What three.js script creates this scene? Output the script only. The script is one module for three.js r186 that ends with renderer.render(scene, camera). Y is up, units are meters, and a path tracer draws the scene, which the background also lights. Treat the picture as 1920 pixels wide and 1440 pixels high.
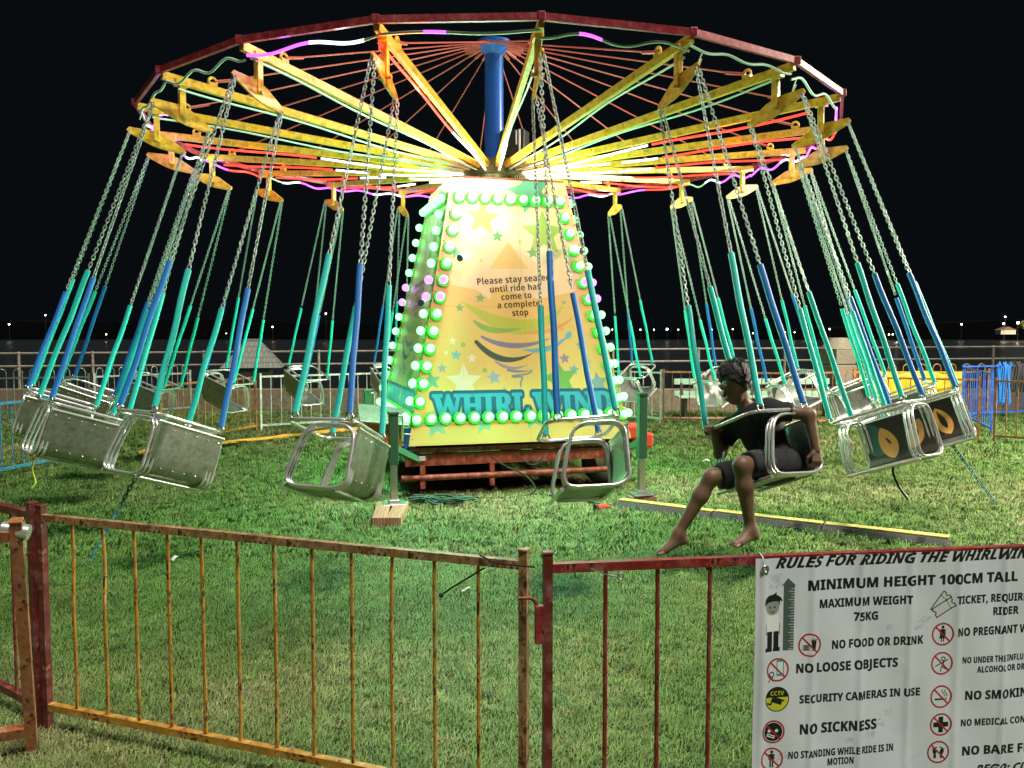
import * as THREE from 'three';
import { mergeGeometries } from 'three/addons/utils/BufferGeometryUtils.js';
import { RoundedBoxGeometry } from 'three/addons/geometries/RoundedBoxGeometry.js';

// ---------------------------------------------------------------- camera, sky, light, exposure
const scene = new THREE.Scene();
const camera = new THREE.PerspectiveCamera(49.28, 4 / 3, 0.05, 3000);
camera.position.set(0, 1.7, 0);
camera.rotation.x = -Math.atan(95 / 1570);
const renderer = new THREE.WebGLRenderer({ antialias: true });
renderer.toneMapping = THREE.LinearToneMapping;
renderer.toneMappingExposure = 3.0;
renderer.shadowMap.enabled = true;
{
  const w = 64, h = 32, d = new Float32Array(w * h * 4);
  for (let i = 0; i < w * h; i++) d.set([0.0009, 0.0012, 0.0016, 1], i * 4);   // clear night sky
  const t = new THREE.DataTexture(d, w, h, THREE.RGBAFormat, THREE.FloatType);
  t.mapping = THREE.EquirectangularReflectionMapping; t.magFilter = THREE.LinearFilter; t.needsUpdate = true;
  scene.background = t; scene.environment = t;
}
const sun = new THREE.DirectionalLight(new THREE.Color().setRGB(1, 0.93, 0.82), 1.5);   // the fairground's light from behind the photographer
sun.position.set(3, 14, -3.2); sun.target.position.set(0, 0, -8); sun.shadow.radius = 24; sun.castShadow = true;
Object.assign(sun.shadow.camera, { left: -25, right: 25, top: 25, bottom: -25, near: 0.5, far: 80 });
scene.add(sun, sun.target);

// ---------------------------------------------------------------- helpers
const V = (x, y, z) => new THREE.Vector3(x, y, z), R = THREE.MathUtils.degToRad;
let seed = 12345;
const rnd = () => { seed = (seed + 0x6D2B79F5) | 0; let t = Math.imul(seed ^ (seed >>> 15), 1 | seed); t = (t + Math.imul(t ^ (t >>> 7), 61 | t)) ^ t; return ((t ^ (t >>> 14)) >>> 0) / 4294967296; };
const rr = (a, b) => a + (b - a) * rnd();
function hash(ix, iz) { let h = Math.imul(ix, 374761393) + Math.imul(iz, 668265263) | 0; h = Math.imul(h ^ (h >>> 13), 1274126177); return ((h ^ (h >>> 16)) >>> 0) / 4294967296; }
function vnoise(x, z) { const ix = Math.floor(x), iz = Math.floor(z), fx = x - ix, fz = z - iz, u = fx * fx * (3 - 2 * fx), v = fz * fz * (3 - 2 * fz); const a = hash(ix, iz), b = hash(ix + 1, iz), c = hash(ix, iz + 1), d = hash(ix + 1, iz + 1); return a + (b - a) * u + (c - a) * v + (a - b - c + d) * u * v; }
const fbm = (x, z, o = 4) => { let s = 0, a = 0.5, t = 0; for (let i = 0; i < o; i++) { s += a * vnoise(x, z); t += a; x = x * 2.03 + 17.1; z = z * 2.03 + 9.7; a *= 0.5; } return s / t; };
const lin = (r, g, b) => new THREE.Color().setRGB(r, g, b);
const M = (c, rough = 0.6, metal = 0, extra = {}) => new THREE.MeshStandardMaterial({ color: c, roughness: rough, metalness: metal, ...extra });

function metreUV(g) {           // uv in metres by the way each face points
  g = g.index ? g.toNonIndexed() : g;
  const p = g.attributes.position, uv = new Float32Array(p.count * 2), a = V(), b = V(), c = V(), n = V();
  for (let i = 0; i < p.count; i += 3) {
    a.fromBufferAttribute(p, i); b.fromBufferAttribute(p, i + 1); c.fromBufferAttribute(p, i + 2);
    n.copy(b).sub(a).cross(c.clone().sub(a)); const ax = Math.abs(n.x), ay = Math.abs(n.y), az = Math.abs(n.z);
    [a, b, c].forEach((v, k) => { const q = ax >= ay && ax >= az ? [v.z, v.y] : ay >= az ? [v.x, v.z] : [v.x, v.y]; uv.set(q, (i + k) * 2); });
  }
  g.setAttribute('uv', new THREE.BufferAttribute(uv, 2)); return g;
}
const keep = (g) => { g = g.index ? g.toNonIndexed() : g; for (const k of Object.keys(g.attributes)) if (!['position', 'normal', 'uv'].includes(k)) g.deleteAttribute(k); return g; };
const join = (gs) => { gs = [].concat(gs); return gs.length === 1 ? gs[0] : mergeGeometries(gs.map(keep)); };
let shift = 0;
function obj(name, gs, mat, parent = scene, metres = true) {
  let g = join(gs); if (metres) { g = metreUV(g); shift++; const uv = g.attributes.uv, du = hash(shift, 3), dv = hash(shift, 8); for (let i = 0; i < uv.count; i++) uv.setXY(i, uv.getX(i) + du, uv.getY(i) + dv); }
  const m = new THREE.Mesh(g, mat); m.name = name; m.castShadow = m.receiveShadow = true; parent.add(m); return m;
}
const used = {};
function numbered(n) { const k = used[n] = (used[n] ?? -1) + 1; return k ? n + '_' + String(k).padStart(3, '0') : n; }
function tag(o, label, category, group, kind) { o.name = numbered(o.name); if (label) o.userData.label = label; if (category) o.userData.category = category; if (group) o.userData.group = group; if (kind) o.userData.kind = kind; return o; }
function thing(name, label, category, [x, y, z] = [0, 0, 0], turn = 0, group) { const o = new THREE.Group(); o.name = name; o.position.set(x, y, z); o.rotation.y = turn; scene.add(o); return tag(o, label, category, group); }
const at = (g, x, y, z) => g.translate(x, y, z);
const bx = (w, h, d, x = 0, y = 0, z = 0) => new THREE.BoxGeometry(w, h, d).translate(x, y, z);
const rbx = (w, h, d, r, x = 0, y = 0, z = 0, s = 2) => new RoundedBoxGeometry(w, h, d, s, r).translate(x, y, z);
function along(g, a, b) {       // geometry that runs along +y about 0, moved to lie between a and b
  const d = b.clone().sub(a), q = new THREE.Quaternion().setFromUnitVectors(V(0, 1, 0), d.clone().normalize());
  return g.applyQuaternion(q).translate(...a.clone().add(b).multiplyScalar(0.5).toArray());
}
const rod = (a, b, r, s = 8, r2 = r) => along(new THREE.CylinderGeometry(r2, r, a.distanceTo(b), s), a, b);
function beam(a, b, w, h) {     // rectangular bar, w across (level), h tall
  const d = b.clone().sub(a), len = d.length(); d.normalize(); const side = V(0, 1, 0).cross(d); if (side.length() < 1e-4) side.set(1, 0, 0); side.normalize(); const up = d.clone().cross(side);
  return new THREE.BoxGeometry(w, h, len).applyMatrix4(new THREE.Matrix4().makeBasis(side, up, d)).translate(...a.clone().add(b).multiplyScalar(0.5).toArray());
}
const tube = (pts, r, seg = 24, rs = 6, closed = false, tension = 0.5) => new THREE.TubeGeometry(new THREE.CatmullRomCurve3(pts, closed, 'catmullrom', tension), seg, r, rs, closed);
function poly(pts, r, rs = 6, bend = 0.06, closed = false) {   // a bent tube with rounded corners
  const path = new THREE.CurvePath(), n = pts.length, P = (i) => pts[(i + n) % n];
  let prev = null; const first = closed ? 0 : 1, last = closed ? n : n - 1;
  let start = closed ? null : P(0); 
  for (let i = first; i < last; i++) {
    const p = P(i), a = P(i - 1).clone().sub(p), b = P(i + 1).clone().sub(p), k = Math.min(bend, a.length() * 0.48, b.length() * 0.48);
    const s = p.clone().add(a.setLength(k)), e = p.clone().add(b.setLength(k));
    if (start) path.add(new THREE.LineCurve3(start, s)); else prev = s;
    path.add(new THREE.QuadraticBezierCurve3(s, p, e)); start = e;
  }
  path.add(new THREE.LineCurve3(start, closed ? prev : P(n - 1)));
  const out = []; path.curves.forEach((c, i) => { const m = c.isLineCurve3 ? 1 : 5; for (let k = i ? 1 : 0; k <= m; k++) out.push(c.getPoint(k / m)); });
  if (closed) out.pop();
  const gs = []; // swept by hand so that straight runs cost two rings
  const N = out.length, T = out.map((p, i) => { const a = out[closed ? (i - 1 + N) % N : Math.max(0, i - 1)], b = out[closed ? (i + 1) % N : Math.min(N - 1, i + 1)]; return b.clone().sub(a).normalize(); });
  let nrm = Math.abs(T[0].y) < 0.9 ? V(0, 1, 0) : V(1, 0, 0); nrm.sub(T[0].clone().multiplyScalar(nrm.dot(T[0]))).normalize();
  const pos = [], nor = [], uv = [], idx = []; let L = 0;
  for (let i = 0; i < N; i++) {
    nrm = nrm.clone().sub(T[i].clone().multiplyScalar(nrm.dot(T[i]))).normalize(); const bin = T[i].clone().cross(nrm); if (i) L += out[i].distanceTo(out[i - 1]);
    for (let j = 0; j <= rs; j++) { const t = j / rs * Math.PI * 2, d = nrm.clone().multiplyScalar(Math.cos(t)).addScaledVector(bin, Math.sin(t)); nor.push(d.x, d.y, d.z); const q = out[i].clone().addScaledVector(d, r); pos.push(q.x, q.y, q.z); uv.push(j / rs, L); }
  }
  for (let i = 0; i < (closed ? N : N - 1); i++) for (let j = 0; j < rs; j++) { const a = i * (rs + 1) + j, b = ((i + 1) % N) * (rs + 1) + j; idx.push(a, a + 1, b, b, a + 1, b + 1); }
  const g = new THREE.BufferGeometry(); g.setAttribute('position', new THREE.Float32BufferAttribute(pos, 3)); g.setAttribute('normal', new THREE.Float32BufferAttribute(nor, 3)); g.setAttribute('uv', new THREE.Float32BufferAttribute(uv, 2)); g.setIndex(idx);
  return g;
}
function canvas(w, h) { const c = document.createElement('canvas'); c.width = w; c.height = h; return [c, c.getContext('2d')]; }
function ctex(c, rep) { const t = new THREE.CanvasTexture(c); t.colorSpace = THREE.SRGBColorSpace; if (rep) { t.wrapS = t.wrapT = THREE.RepeatWrapping; t.repeat.set(rep, rep); } t.anisotropy = 8; return t; }
// paint that has chipped and rusted; one tile is 0.5 m
function chipped(base, rust, amount, sd = 1) {
  const [c, g] = canvas(512, 512); seed = 900 + sd * 77;
  g.fillStyle = base; g.fillRect(0, 0, 512, 512);
  for (let i = 0; i < 900; i++) { g.globalAlpha = rr(0.02, 0.07); g.fillStyle = rnd() < 0.5 ? '#000' : '#fff'; const r = rr(4, 40); g.beginPath(); g.ellipse(rr(0, 512), rr(0, 512), r, r * rr(0.3, 1), rr(0, 3), 0, 7); g.fill(); }
  for (let i = 0; i < 260 * amount; i++) {
    const x = rr(0, 512), y = rr(0, 512), n = 3 + (rnd() * 9 | 0), s = rnd() < 0.15 ? rr(5, 16) : rr(1, 5);
    g.fillStyle = rust[i % rust.length];
    for (let k = 0; k < n; k++) { g.globalAlpha = rr(0.4, 0.95); g.beginPath(); g.ellipse(x + rr(-s, s) * 1.4, y + rr(-s, s) * 2.4, rr(0.5, s * 0.6), rr(0.6, s), 0, 0, 7); g.fill(); }
  }
  g.globalAlpha = 1; return ctex(c, 2);
}
function mottled(base, dark, light, n, rmin, rmax, rep, sd) {
  const [c, g] = canvas(512, 512); seed = sd; g.fillStyle = base; g.fillRect(0, 0, 512, 512);
  for (let i = 0; i < n; i++) { g.globalAlpha = rr(0.04, 0.22); g.fillStyle = rnd() < 0.5 ? dark : light; const r = rr(rmin, rmax); g.beginPath(); g.ellipse(rr(0, 512), rr(0, 512), r, r * rr(0.4, 1), rr(0, 3), 0, 7); g.fill(); }
  g.globalAlpha = 1; return ctex(c, rep);
}
const RUST = ['#4a2414', '#2c1710', '#5b3018', '#1d1210'];
const mat = {
  yellowPaint: M(0xffffff, 0.48, 0, { map: chipped('#a8741e', RUST, 1.3, 1) }),
  yellowRusty: M(0xffffff, 0.55, 0, { map: chipped('#8d6a3e', RUST, 2.6, 2) }),
  redPaint: M(0xffffff, 0.42, 0, { map: chipped('#7a1d1c', ['#2a0f0c', '#48201a', '#9a5c50'], 0.6, 3) }),
  darkRed: M(0xffffff, 0.45, 0, { map: chipped('#5a1a17', ['#1d0c0a', '#3a1812', '#8a5a50'], 0.8, 4) }),
  brownPaint: M(0xffffff, 0.55, 0, { map: chipped('#9c5a34', RUST, 1.6, 5) }),
  whitePaint: M(0xffffff, 0.5, 0, { map: chipped('#cfcfc4', ['#6b4a34', '#8a8a80'], 0.5, 6) }),
  bluePaint: M(0xffffff, 0.45, 0, { map: chipped('#1f56c4', ['#0b1c40', '#6a7fae'], 0.4, 7) }),
  blueGrey: M(0xffffff, 0.45, 0, { map: chipped('#3f86b8', ['#18324a', '#86a5b8'], 0.5, 8) }),
  galv: M(0xffffff, 0.38, 0.75, { map: mottled('#858988', '#5c6160', '#a6a9a8', 500, 4, 30, 3, 41) }),
  chrome: M(lin(0.75, 0.75, 0.74), 0.24, 0.72), steel: M(lin(0.55, 0.56, 0.56), 0.32, 1),
  chain: M(lin(0.33, 0.39, 0.36), 0.42, 0.55),  // steel, with the green light spill of the bulbs tinted into its colour
  alloy: M(0xffffff, 0.36, 0.8, { map: mottled('#94968e', '#66685f', '#b6b8b0', 900, 2, 30, 2, 43) }),
  sleeve: M(0xffffff, 0.5, 0, { map: mottled('#1cb4ac', '#0b6a68', '#58d2ca', 260, 2, 16, 3, 44) }), sleeveBlue: M(0xffffff, 0.5, 0, { map: mottled('#1768b4', '#0c3a70', '#4f94d0', 260, 2, 16, 3, 45) }),
  armYellow: M(0xffffff, 0.4, 0, { map: chipped('#dcab24', ['#9a6a1c', '#6b4a1c'], 0.12, 9) }),
  rimRed: M(0xffffff, 0.4, 0, { map: chipped('#8e1f26', ['#3a0d10', '#c06060'], 0.3, 10) }),
  rodRed: M(lin(0.42, 0.07, 0.05), 0.4), mastBlue: M(lin(0.02, 0.1, 0.42), 0.3),
  trailerRed: M(0xffffff, 0.5, 0, { map: chipped('#963a22', RUST, 0.9, 11) }),
  brightRed: M(lin(0.62, 0.05, 0.03), 0.35), black: M(lin(0.012, 0.012, 0.013), 0.45), rubber: M(lin(0.018, 0.018, 0.018), 0.85),
  greenTube: M(lin(0.03, 0.1, 0.05), 0.4), gear: M(0xffffff, 0.4, 0.6, { map: mottled('#5c5f3c', '#20240f', '#8a8d5c', 500, 2, 16, 3, 47) }),
  tape: M(lin(0.5, 0.72, 0.62), 0.35), wood: null, plank: null,
};
function woodTex(base, dk, sd) { const [c, g] = canvas(256, 512); seed = sd; g.fillStyle = base; g.fillRect(0, 0, 256, 512); for (let i = 0; i < 260; i++) { g.globalAlpha = rr(0.05, 0.3); g.strokeStyle = rnd() < 0.7 ? dk : '#fff'; g.lineWidth = rr(0.5, 2.4); const x = rr(-10, 266); g.beginPath(); g.moveTo(x, 0); g.bezierCurveTo(x + rr(-12, 12), 170, x + rr(-12, 12), 340, x + rr(-8, 8), 512); g.stroke(); } g.globalAlpha = 1; return ctex(c, 3); }
mat.wood = M(0xffffff, 0.75, 0, { map: woodTex('#a5745a', '#4a2a1a', 51) });
mat.plank = M(0xffffff, 0.65, 0, { map: woodTex('#8fae98', '#4f6a56', 52) });
mat.greyWood = M(0xffffff, 0.8, 0, { map: woodTex('#62635e', '#2c2c28', 53) });
const glow = (r, g, b, k) => { const m = M(lin(0.1 * r + 0.03, 0.1 * g + 0.03, 0.1 * b + 0.03), 0.35); m.emissive = lin(r, g, b); m.emissiveIntensity = k; return m; };
const lit = { green: glow(0.22, 1, 0.27, 1.15), violet: glow(0.62, 0.16, 1, 1.1), white: glow(0.8, 1, 0.86, 3), red: glow(1, 0.035, 0.02, 1.0), warm: glow(1, 0.86, 0.62, 1.5), purple: glow(0.56, 0.07, 1, 1.2), ice: glow(0.8, 0.8, 1, 1.4), amber: glow(1, 0.6, 0.3, 4) };

// ---------------------------------------------------------------- ground, sea, far shore
const C = V(-0.21, 0, -10);                                        // the ride's axis
function dryness(x, z) {
  let d = fbm(x * 0.55 + 3, z * 0.55, 4) * 1.15 + fbm(x * 2.3, z * 2.3 + 8, 3) * 0.5 - 0.56;
  const blot = (bx_, bz, rx, rz, k) => { const q = ((x - bx_) / rx) ** 2 + ((z - bz) / rz) ** 2; d += k * Math.exp(-q); };
  blot(2.2, -8.6, 1.6, 0.9, 0.35); blot(-1.6, -8.2, 1.3, 0.8, 0.3); blot(0.1, -7.9, 1.8, 0.6, 0.25); blot(-0.2, -10, 1.8, 1.3, 0.3); blot(-1.75, -3.35, 0.7, 0.25, 0.3); blot(0.6, -6.6, 1.6, 0.9, -0.22);
  return Math.min(1, Math.max(0, d));
}
const lush = [0.085, 0.185, 0.03], mid = [0.145, 0.225, 0.055], straw = [0.33, 0.29, 0.14];
function grassColor(d, k = 1) { const a = d < 0.5 ? lush : mid, b = d < 0.5 ? mid : straw, t = d < 0.5 ? d * 2 : d * 2 - 1; return a.map((v, i) => (v + (b[i] - v) * t) * k); }
{
  const n = 1024, d = new Uint8Array(n * n * 4), S = (v) => Math.round(255 * Math.min(1, v <= 0.0031308 ? v * 12.92 : 1.055 * v ** (1 / 2.4) - 0.055));
  for (let j = 0; j < n; j++) for (let i = 0; i < n; i++) { const x = (i / n - 0.5) * 44, z = -(j / n) * 24 + 2, k = 0.55 + 0.5 * hash(i, j), c = grassColor(dryness(x, z), k * 0.75); d.set([S(c[0] + 0.012), S(c[1]), S(c[2] + 0.004), 255], (j * n + i) * 4); }
  const t = new THREE.DataTexture(d, n, n); t.colorSpace = THREE.SRGBColorSpace; t.magFilter = THREE.LinearFilter; t.needsUpdate = true;
  const g = new THREE.PlaneGeometry(44, 24).rotateX(-Math.PI / 2).translate(0, 0, -10), uv = g.attributes.uv, p = g.attributes.position;
  for (let i = 0; i < p.count; i++) uv.setXY(i, p.getX(i) / 44 + 0.5, (2 - p.getZ(i)) / 24);
  const m = new THREE.Mesh(g, M(0xffffff, 0.95, 0, { map: t })); m.name = 'lawn'; m.receiveShadow = true; scene.add(m); tag(m, null, null, null, 'structure');
  const gr = obj('ground', new THREE.PlaneGeometry(400, 30).rotateX(-Math.PI / 2).translate(0, -0.012, -8.2), M(lin(0.05, 0.07, 0.03), 0.95)); tag(gr, null, null, null, 'structure');
  // a promenade behind the low wall, then the sea
  const pr = obj('promenade', bx(400, 0.3, 4, 0, -0.14, -21.2), M(0xffffff, 0.9, 0, { map: mottled('#77746c', '#4b4942', '#97948a', 900, 2, 18, 1, 61) })); tag(pr, null, null, null, 'structure');
  const sea = obj('sea', new THREE.PlaneGeometry(3000, 900, 1, 1).rotateX(-Math.PI / 2).translate(0, -2.2, -472), M(lin(0.008, 0.012, 0.014), 0.3)); tag(sea, null, null, null, 'structure');
  // far shore: low dark land
  const pts = []; for (let i = 0; i <= 160; i++) { const x = -900 + i * 11.25; pts.push([x, 2 + 14 * fbm(x * 0.006 + 4, 2) * Math.min(1, Math.abs(x - 60) / 260 + 0.18)]); }
  const sh = new THREE.Shape(); sh.moveTo(-900, -4); pts.forEach(([x, y]) => sh.lineTo(x, y)); sh.lineTo(900, -4);
  const hill = obj('far_shore', new THREE.ExtrudeGeometry(sh, { depth: 120, bevelEnabled: false }).translate(0, 0, -640), new THREE.MeshPhysicalMaterial({ color: lin(0.004, 0.005, 0.005), roughness: 1, specularIntensity: 0 })); tag(hill, null, null, null, 'structure');
}
{ // grass: short blades over the lawn, as one mass
  const mk = (n, h, w, sd) => {
    seed = sd; const pos = [], nor = [], idx = [];
    for (let b = 0; b < n; b++) {
      const a = rr(0, 6.283), bend = rr(0.3, 1.1) * h, x0 = rr(-0.022, 0.022), z0 = rr(-0.022, 0.022), hh = h * rr(0.55, 1.15), ca = Math.cos(a), sa = Math.sin(a), px = -sa * w, pz = ca * w, i0 = pos.length / 3;
      pos.push(x0 - px, 0, z0 - pz, x0 + px, 0, z0 + pz, x0 + ca * bend * 0.3 - px * 0.8, hh * 0.62, z0 + sa * bend * 0.3 - pz * 0.8, x0 + ca * bend * 0.3 + px * 0.8, hh * 0.62, z0 + sa * bend * 0.3 + pz * 0.8, x0 + ca * bend, hh * 0.95, z0 + sa * bend);
      for (let k = 0; k < 5; k++) nor.push(ca * 0.4, 0.9, sa * 0.4);
      idx.push(i0, i0 + 1, i0 + 2, i0 + 1, i0 + 3, i0 + 2, i0 + 2, i0 + 3, i0 + 4);
    }
    const g = new THREE.BufferGeometry(); g.setAttribute('position', new THREE.Float32BufferAttribute(pos, 3)); g.setAttribute('normal', new THREE.Float32BufferAttribute(nor, 3)); g.setAttribute('uv', new THREE.Float32BufferAttribute(new Float32Array(pos.length / 3 * 2), 2)); g.setIndex(idx); return g;
  };
  const gm = new THREE.MeshStandardMaterial({ color: 0xffffff, roughness: 0.6 });
  const patch = (geo, spots, sd) => {
    seed = sd; const im = new THREE.InstancedMesh(geo, gm, spots.length), m4 = new THREE.Matrix4(), q = new THREE.Quaternion(), col = new THREE.Color();
    spots.forEach(([x, z, s], i) => {
      q.setFromEuler(new THREE.Euler(rr(-0.2, 0.2), rr(0, 6.28), rr(-0.2, 0.2))); m4.compose(V(x, -0.002, z), q, V(s * rr(0.8, 1.25), s * rr(0.7, 1.3), s * rr(0.8, 1.25))); im.setMatrixAt(i, m4);
      const d = Math.min(1, Math.max(0, dryness(x, z) + rr(-0.22, 0.22) + (rnd() < 0.08 ? 0.45 : 0))); const c = grassColor(d, rnd() < 0.12 ? rr(1.3, 1.7) : rr(0.65, 1.3)); im.setColorAt(i, col.setRGB(c[0], c[1], c[2]));
    });
    im.name = 'grass'; im.receiveShadow = im.castShadow = true; scene.add(im); return tag(im, 'short mown green grass with dry patches covering the lawn', 'grass', null, 'stuff');
  };
  const wedge = (z0, z1, per) => { const out = []; const half = (z) => z * 0.63 + 1.4; const n = Math.round(per * (z1 - z0) * (half(z0) + half(z1))); for (let i = 0; i < n; i++) { const z = Math.sqrt(rr(z0 * z0, z1 * z1)), x = rr(-1, 1) * half(z); out.push([x, -z]); } return out; };
  seed = 7; const near = wedge(2.4, 6.2, 2300).map(([x, z]) => [x, z, 1]);
  const far = wedge(6.2, 11, 800).map(([x, z]) => [x, z, 1.15]).concat(wedge(11, 17.9, 260).map(([x, z]) => [x, z, 1.45]));
  patch(mk(11, 0.036, 0.0017, 5), near, 71); patch(mk(13, 0.037, 0.0026, 6), far, 72);
}
// ---------------------------------------------------------------- the ride's tower on its trailer
const PHI = R(16), HB = 1.23, HT = 0.65, Y0 = 0.55, Y1 = 3.39, SLOPE = Math.hypot(Y1 - Y0, HB - HT), TILT = Math.atan((HB - HT) / (Y1 - Y0));
function star(g, x, y, r, rot = 0, k = 0.45) { g.beginPath(); for (let i = 0; i < 10; i++) { const a = rot - Math.PI / 2 + i * Math.PI / 5, q = i % 2 ? r * k : r; g.lineTo(x + q * Math.cos(a), y + q * Math.sin(a)); } g.closePath(); g.fill(); }
function swoosh(g, col, a, m, b, w, tail = 0.15) {      // a brush stroke from a through m to b, thick in the middle
  const ctl = [2 * m[0] - (a[0] + b[0]) / 2, 2 * m[1] - (a[1] + b[1]) / 2]; g.fillStyle = col; const up = [], dn = [];
  for (let i = 0; i <= 30; i++) { const t = i / 30, u = 1 - t, x = u * u * a[0] + 2 * u * t * ctl[0] + t * t * b[0], y = u * u * a[1] + 2 * u * t * ctl[1] + t * t * b[1], dx = 2 * u * (ctl[0] - a[0]) + 2 * t * (b[0] - ctl[0]), dy = 2 * u * (ctl[1] - a[1]) + 2 * t * (b[1] - ctl[1]), l = Math.hypot(dx, dy) || 1, ww = w * Math.sin(Math.PI * (tail + (1 - tail) * t) * (t < 0.98 ? 1 : 1)) * (1 - 0.2 * t) / 2; up.push([x - dy / l * ww, y + dx / l * ww]); dn.push([x + dy / l * ww, y - dx / l * ww]); }
  g.beginPath(); up.concat(dn.reverse()).forEach(([x, y], i) => i ? g.lineTo(x, y) : g.moveTo(x, y)); g.closePath(); g.fill();
}
function towerArt() {
  const [c, g] = canvas(1024, 1208); g.fillStyle = '#dfb468'; g.fillRect(0, 0, 1024, 1208); seed = 31;
  // pale cut shapes and big stars of the upper half
  g.fillStyle = '#ecccaa'; g.beginPath(); [[200, 0], [830, 0], [860, 330], [800, 520], [620, 560], [400, 500], [395, 567], [330, 520], [220, 500], [180, 330]].forEach(([x, y], i) => i ? g.lineTo(x, y) : g.moveTo(x, y)); g.fill();
  g.fillStyle = '#f0dcc0'; g.beginPath(); [[250, 190], [300, 140], [440, 130], [510, 190], [560, 160], [630, 200], [610, 290], [700, 330], [640, 400], [470, 300], [360, 330], [280, 260]].forEach(([x, y], i) => i ? g.lineTo(x, y) : g.moveTo(x, y)); g.fill();
  const st = (col, x, y, r, rot = 0) => { g.fillStyle = col; star(g, x, y, r, rot); };
  st('#9bc84a', 375, 186, 86, 0.1); st('#39a894', 612, 46, 118, -0.3); st('#d9bcae', 526, 212, 56, 0.1); st('#8fae4c', 662, 250, 112, 0); st('#3f9a5e', 441, 269, 31, 0.1); st('#4fa066', 604, 342, 31, -0.1); st('#5a9a9a', 247, 354, 30); st('#58a05c', 346, 559, 25, 0.1); st('#4f9a5a', 250, 603, 22);
  g.fillStyle = '#9cd2c8'; g.fillRect(232, 10, 80, 80);
  g.fillStyle = '#e2ba74'; g.beginPath(); g.moveTo(493, 292); g.quadraticCurveTo(510, 330, 579, 419); g.lineTo(394, 423); g.closePath(); g.fill();
  g.fillStyle = '#d2b184'; for (const [x, y, r] of [[545, 292, 8], [360, 385, 8], [770, 470, 9]]) { g.beginPath(); g.arc(x, y, r, 0, 7); g.fill(); }
  // the whirl
  swoosh(g, '#a9b83c', [262, 575], [530, 690], [742, 585], 78, 0.02); swoosh(g, '#6aa54c', [310, 660], [400, 704], [540, 692], 30, 0.1); swoosh(g, '#dd8a4e', [530, 716], [680, 700], [792, 630], 22, 0.05);
  swoosh(g, '#5b62a6', [340, 732], [500, 775], [682, 733], 26, 0.12); swoosh(g, '#3d9fd4', [527, 792], [650, 788], [760, 722], 26, 0.02); g.fillStyle = '#3d9fd4'; g.beginPath(); g.ellipse(752, 728, 20, 13, -0.9, 0, 7); g.fill();
  swoosh(g, '#122c35', [314, 752], [440, 836], [588, 803], 30, 0.18); g.fillStyle = '#122c35'; g.beginPath(); g.arc(318, 758, 9, 0, 7); g.fill();
  swoosh(g, '#8a6fa0', [398, 842], [470, 876], [556, 860], 16, 0.15); swoosh(g, '#5a5ea4', [452, 885], [510, 892], [570, 886], 12, 0.3);
  g.strokeStyle = '#5a5ea4'; g.lineWidth = 7; g.lineCap = 'round'; g.beginPath(); g.moveTo(566, 888); g.bezierCurveTo(560, 915, 470, 905, 474, 914); g.bezierCurveTo(480, 924, 530, 905, 520, 926); g.bezierCurveTo(508, 942, 512, 950, 511, 960); g.stroke();
  for (const [x, y, r, col] of [[224, 816, 27, '#4fa3cf'], [159, 874, 24, '#6c93b8'], [390, 918, 36, '#6f9fd0'], [809, 774, 27, '#5b8fc0'], [726, 835, 28, '#6f6aa8'], [767, 887, 28, '#3f93c8'], [880, 948, 52, '#5c86b4'], [295, 831, 24, '#e6d2cf'], [211, 752, 20, '#e6d2cf'], [255, 935, 84, '#e3d3cd'], [700, 930, 92, '#4e9a4a'], [830, 860, 30, '#8fa7bd'], [110, 930, 44, '#3f9f92'], [60, 790, 30, '#3f9f92'], [120, 1120, 62, '#5fb9a8'], [330, 1120, 50, '#5fb9a8'], [560, 1100, 60, '#5fb9a8'], [440, 1000, 44, '#5aa7c8']]) st(col, x, y, r, ((x * 7) % 10 - 5) * 0.03);
  for (const [x, y, r, col] of [[258, 770, 11, '#7aa84a'], [350, 885, 11, '#7aa84a'], [740, 575, 9, '#7ab06a'], [722, 700, 7, '#d88a4c'], [820, 722, 7, '#d88a4c'], [180, 805, 8, '#e6d2cf']]) { g.fillStyle = col; g.beginPath(); g.arc(x, y, r, 0, 7); g.fill(); }
  g.globalAlpha = 0.28; g.fillStyle = '#e0c08c'; g.fillRect(0, 0, 1024, 1208); g.globalAlpha = 1;   // sun-faded print
  // WHIRLWIND in fat slab letters
  g.textAlign = 'left'; g.textBaseline = 'alphabetic'; g.lineJoin = 'round';
  const word = (s, x0, x1, base, hgt) => { g.save(); g.font = 'bold 150px serif'; const w = g.measureText(s).width; g.translate(x0, base); g.scale((x1 - x0) / w, hgt / 108); g.strokeStyle = '#27567c'; g.lineWidth = 40; g.strokeText(s, 0, 0); g.strokeStyle = '#3f9cc0'; g.lineWidth = 9; g.strokeText(s, 0, 0); g.fillStyle = '#3f9cc0'; g.fillText(s, 0, 0); g.restore(); };
  word('WHIRL', 112, 545, 1090, 100); word('WIND', 566, 948, 1090, 100);
  // notice
  g.fillStyle = '#141a12'; const line = (s, x0, y0, x1, y1) => { g.save(); g.font = 'bold 60px sans-serif'; const w = g.measureText(s).width, l = Math.hypot(x1 - x0, y1 - y0), k = l / w; g.translate(x0, y0); g.rotate(Math.atan2(y1 - y0, x1 - x0)); g.scale(k, k * 1.05); g.fillText(s, 0, 0); g.restore(); };
  line('Please stay seated', 333, 498, 684, 470); line('until ride has', 391, 533, 634, 514); line('come to', 443, 567, 589, 554); line('a complete', 422, 605, 627, 592); line('stop', 490, 640, 569, 634);
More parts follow.
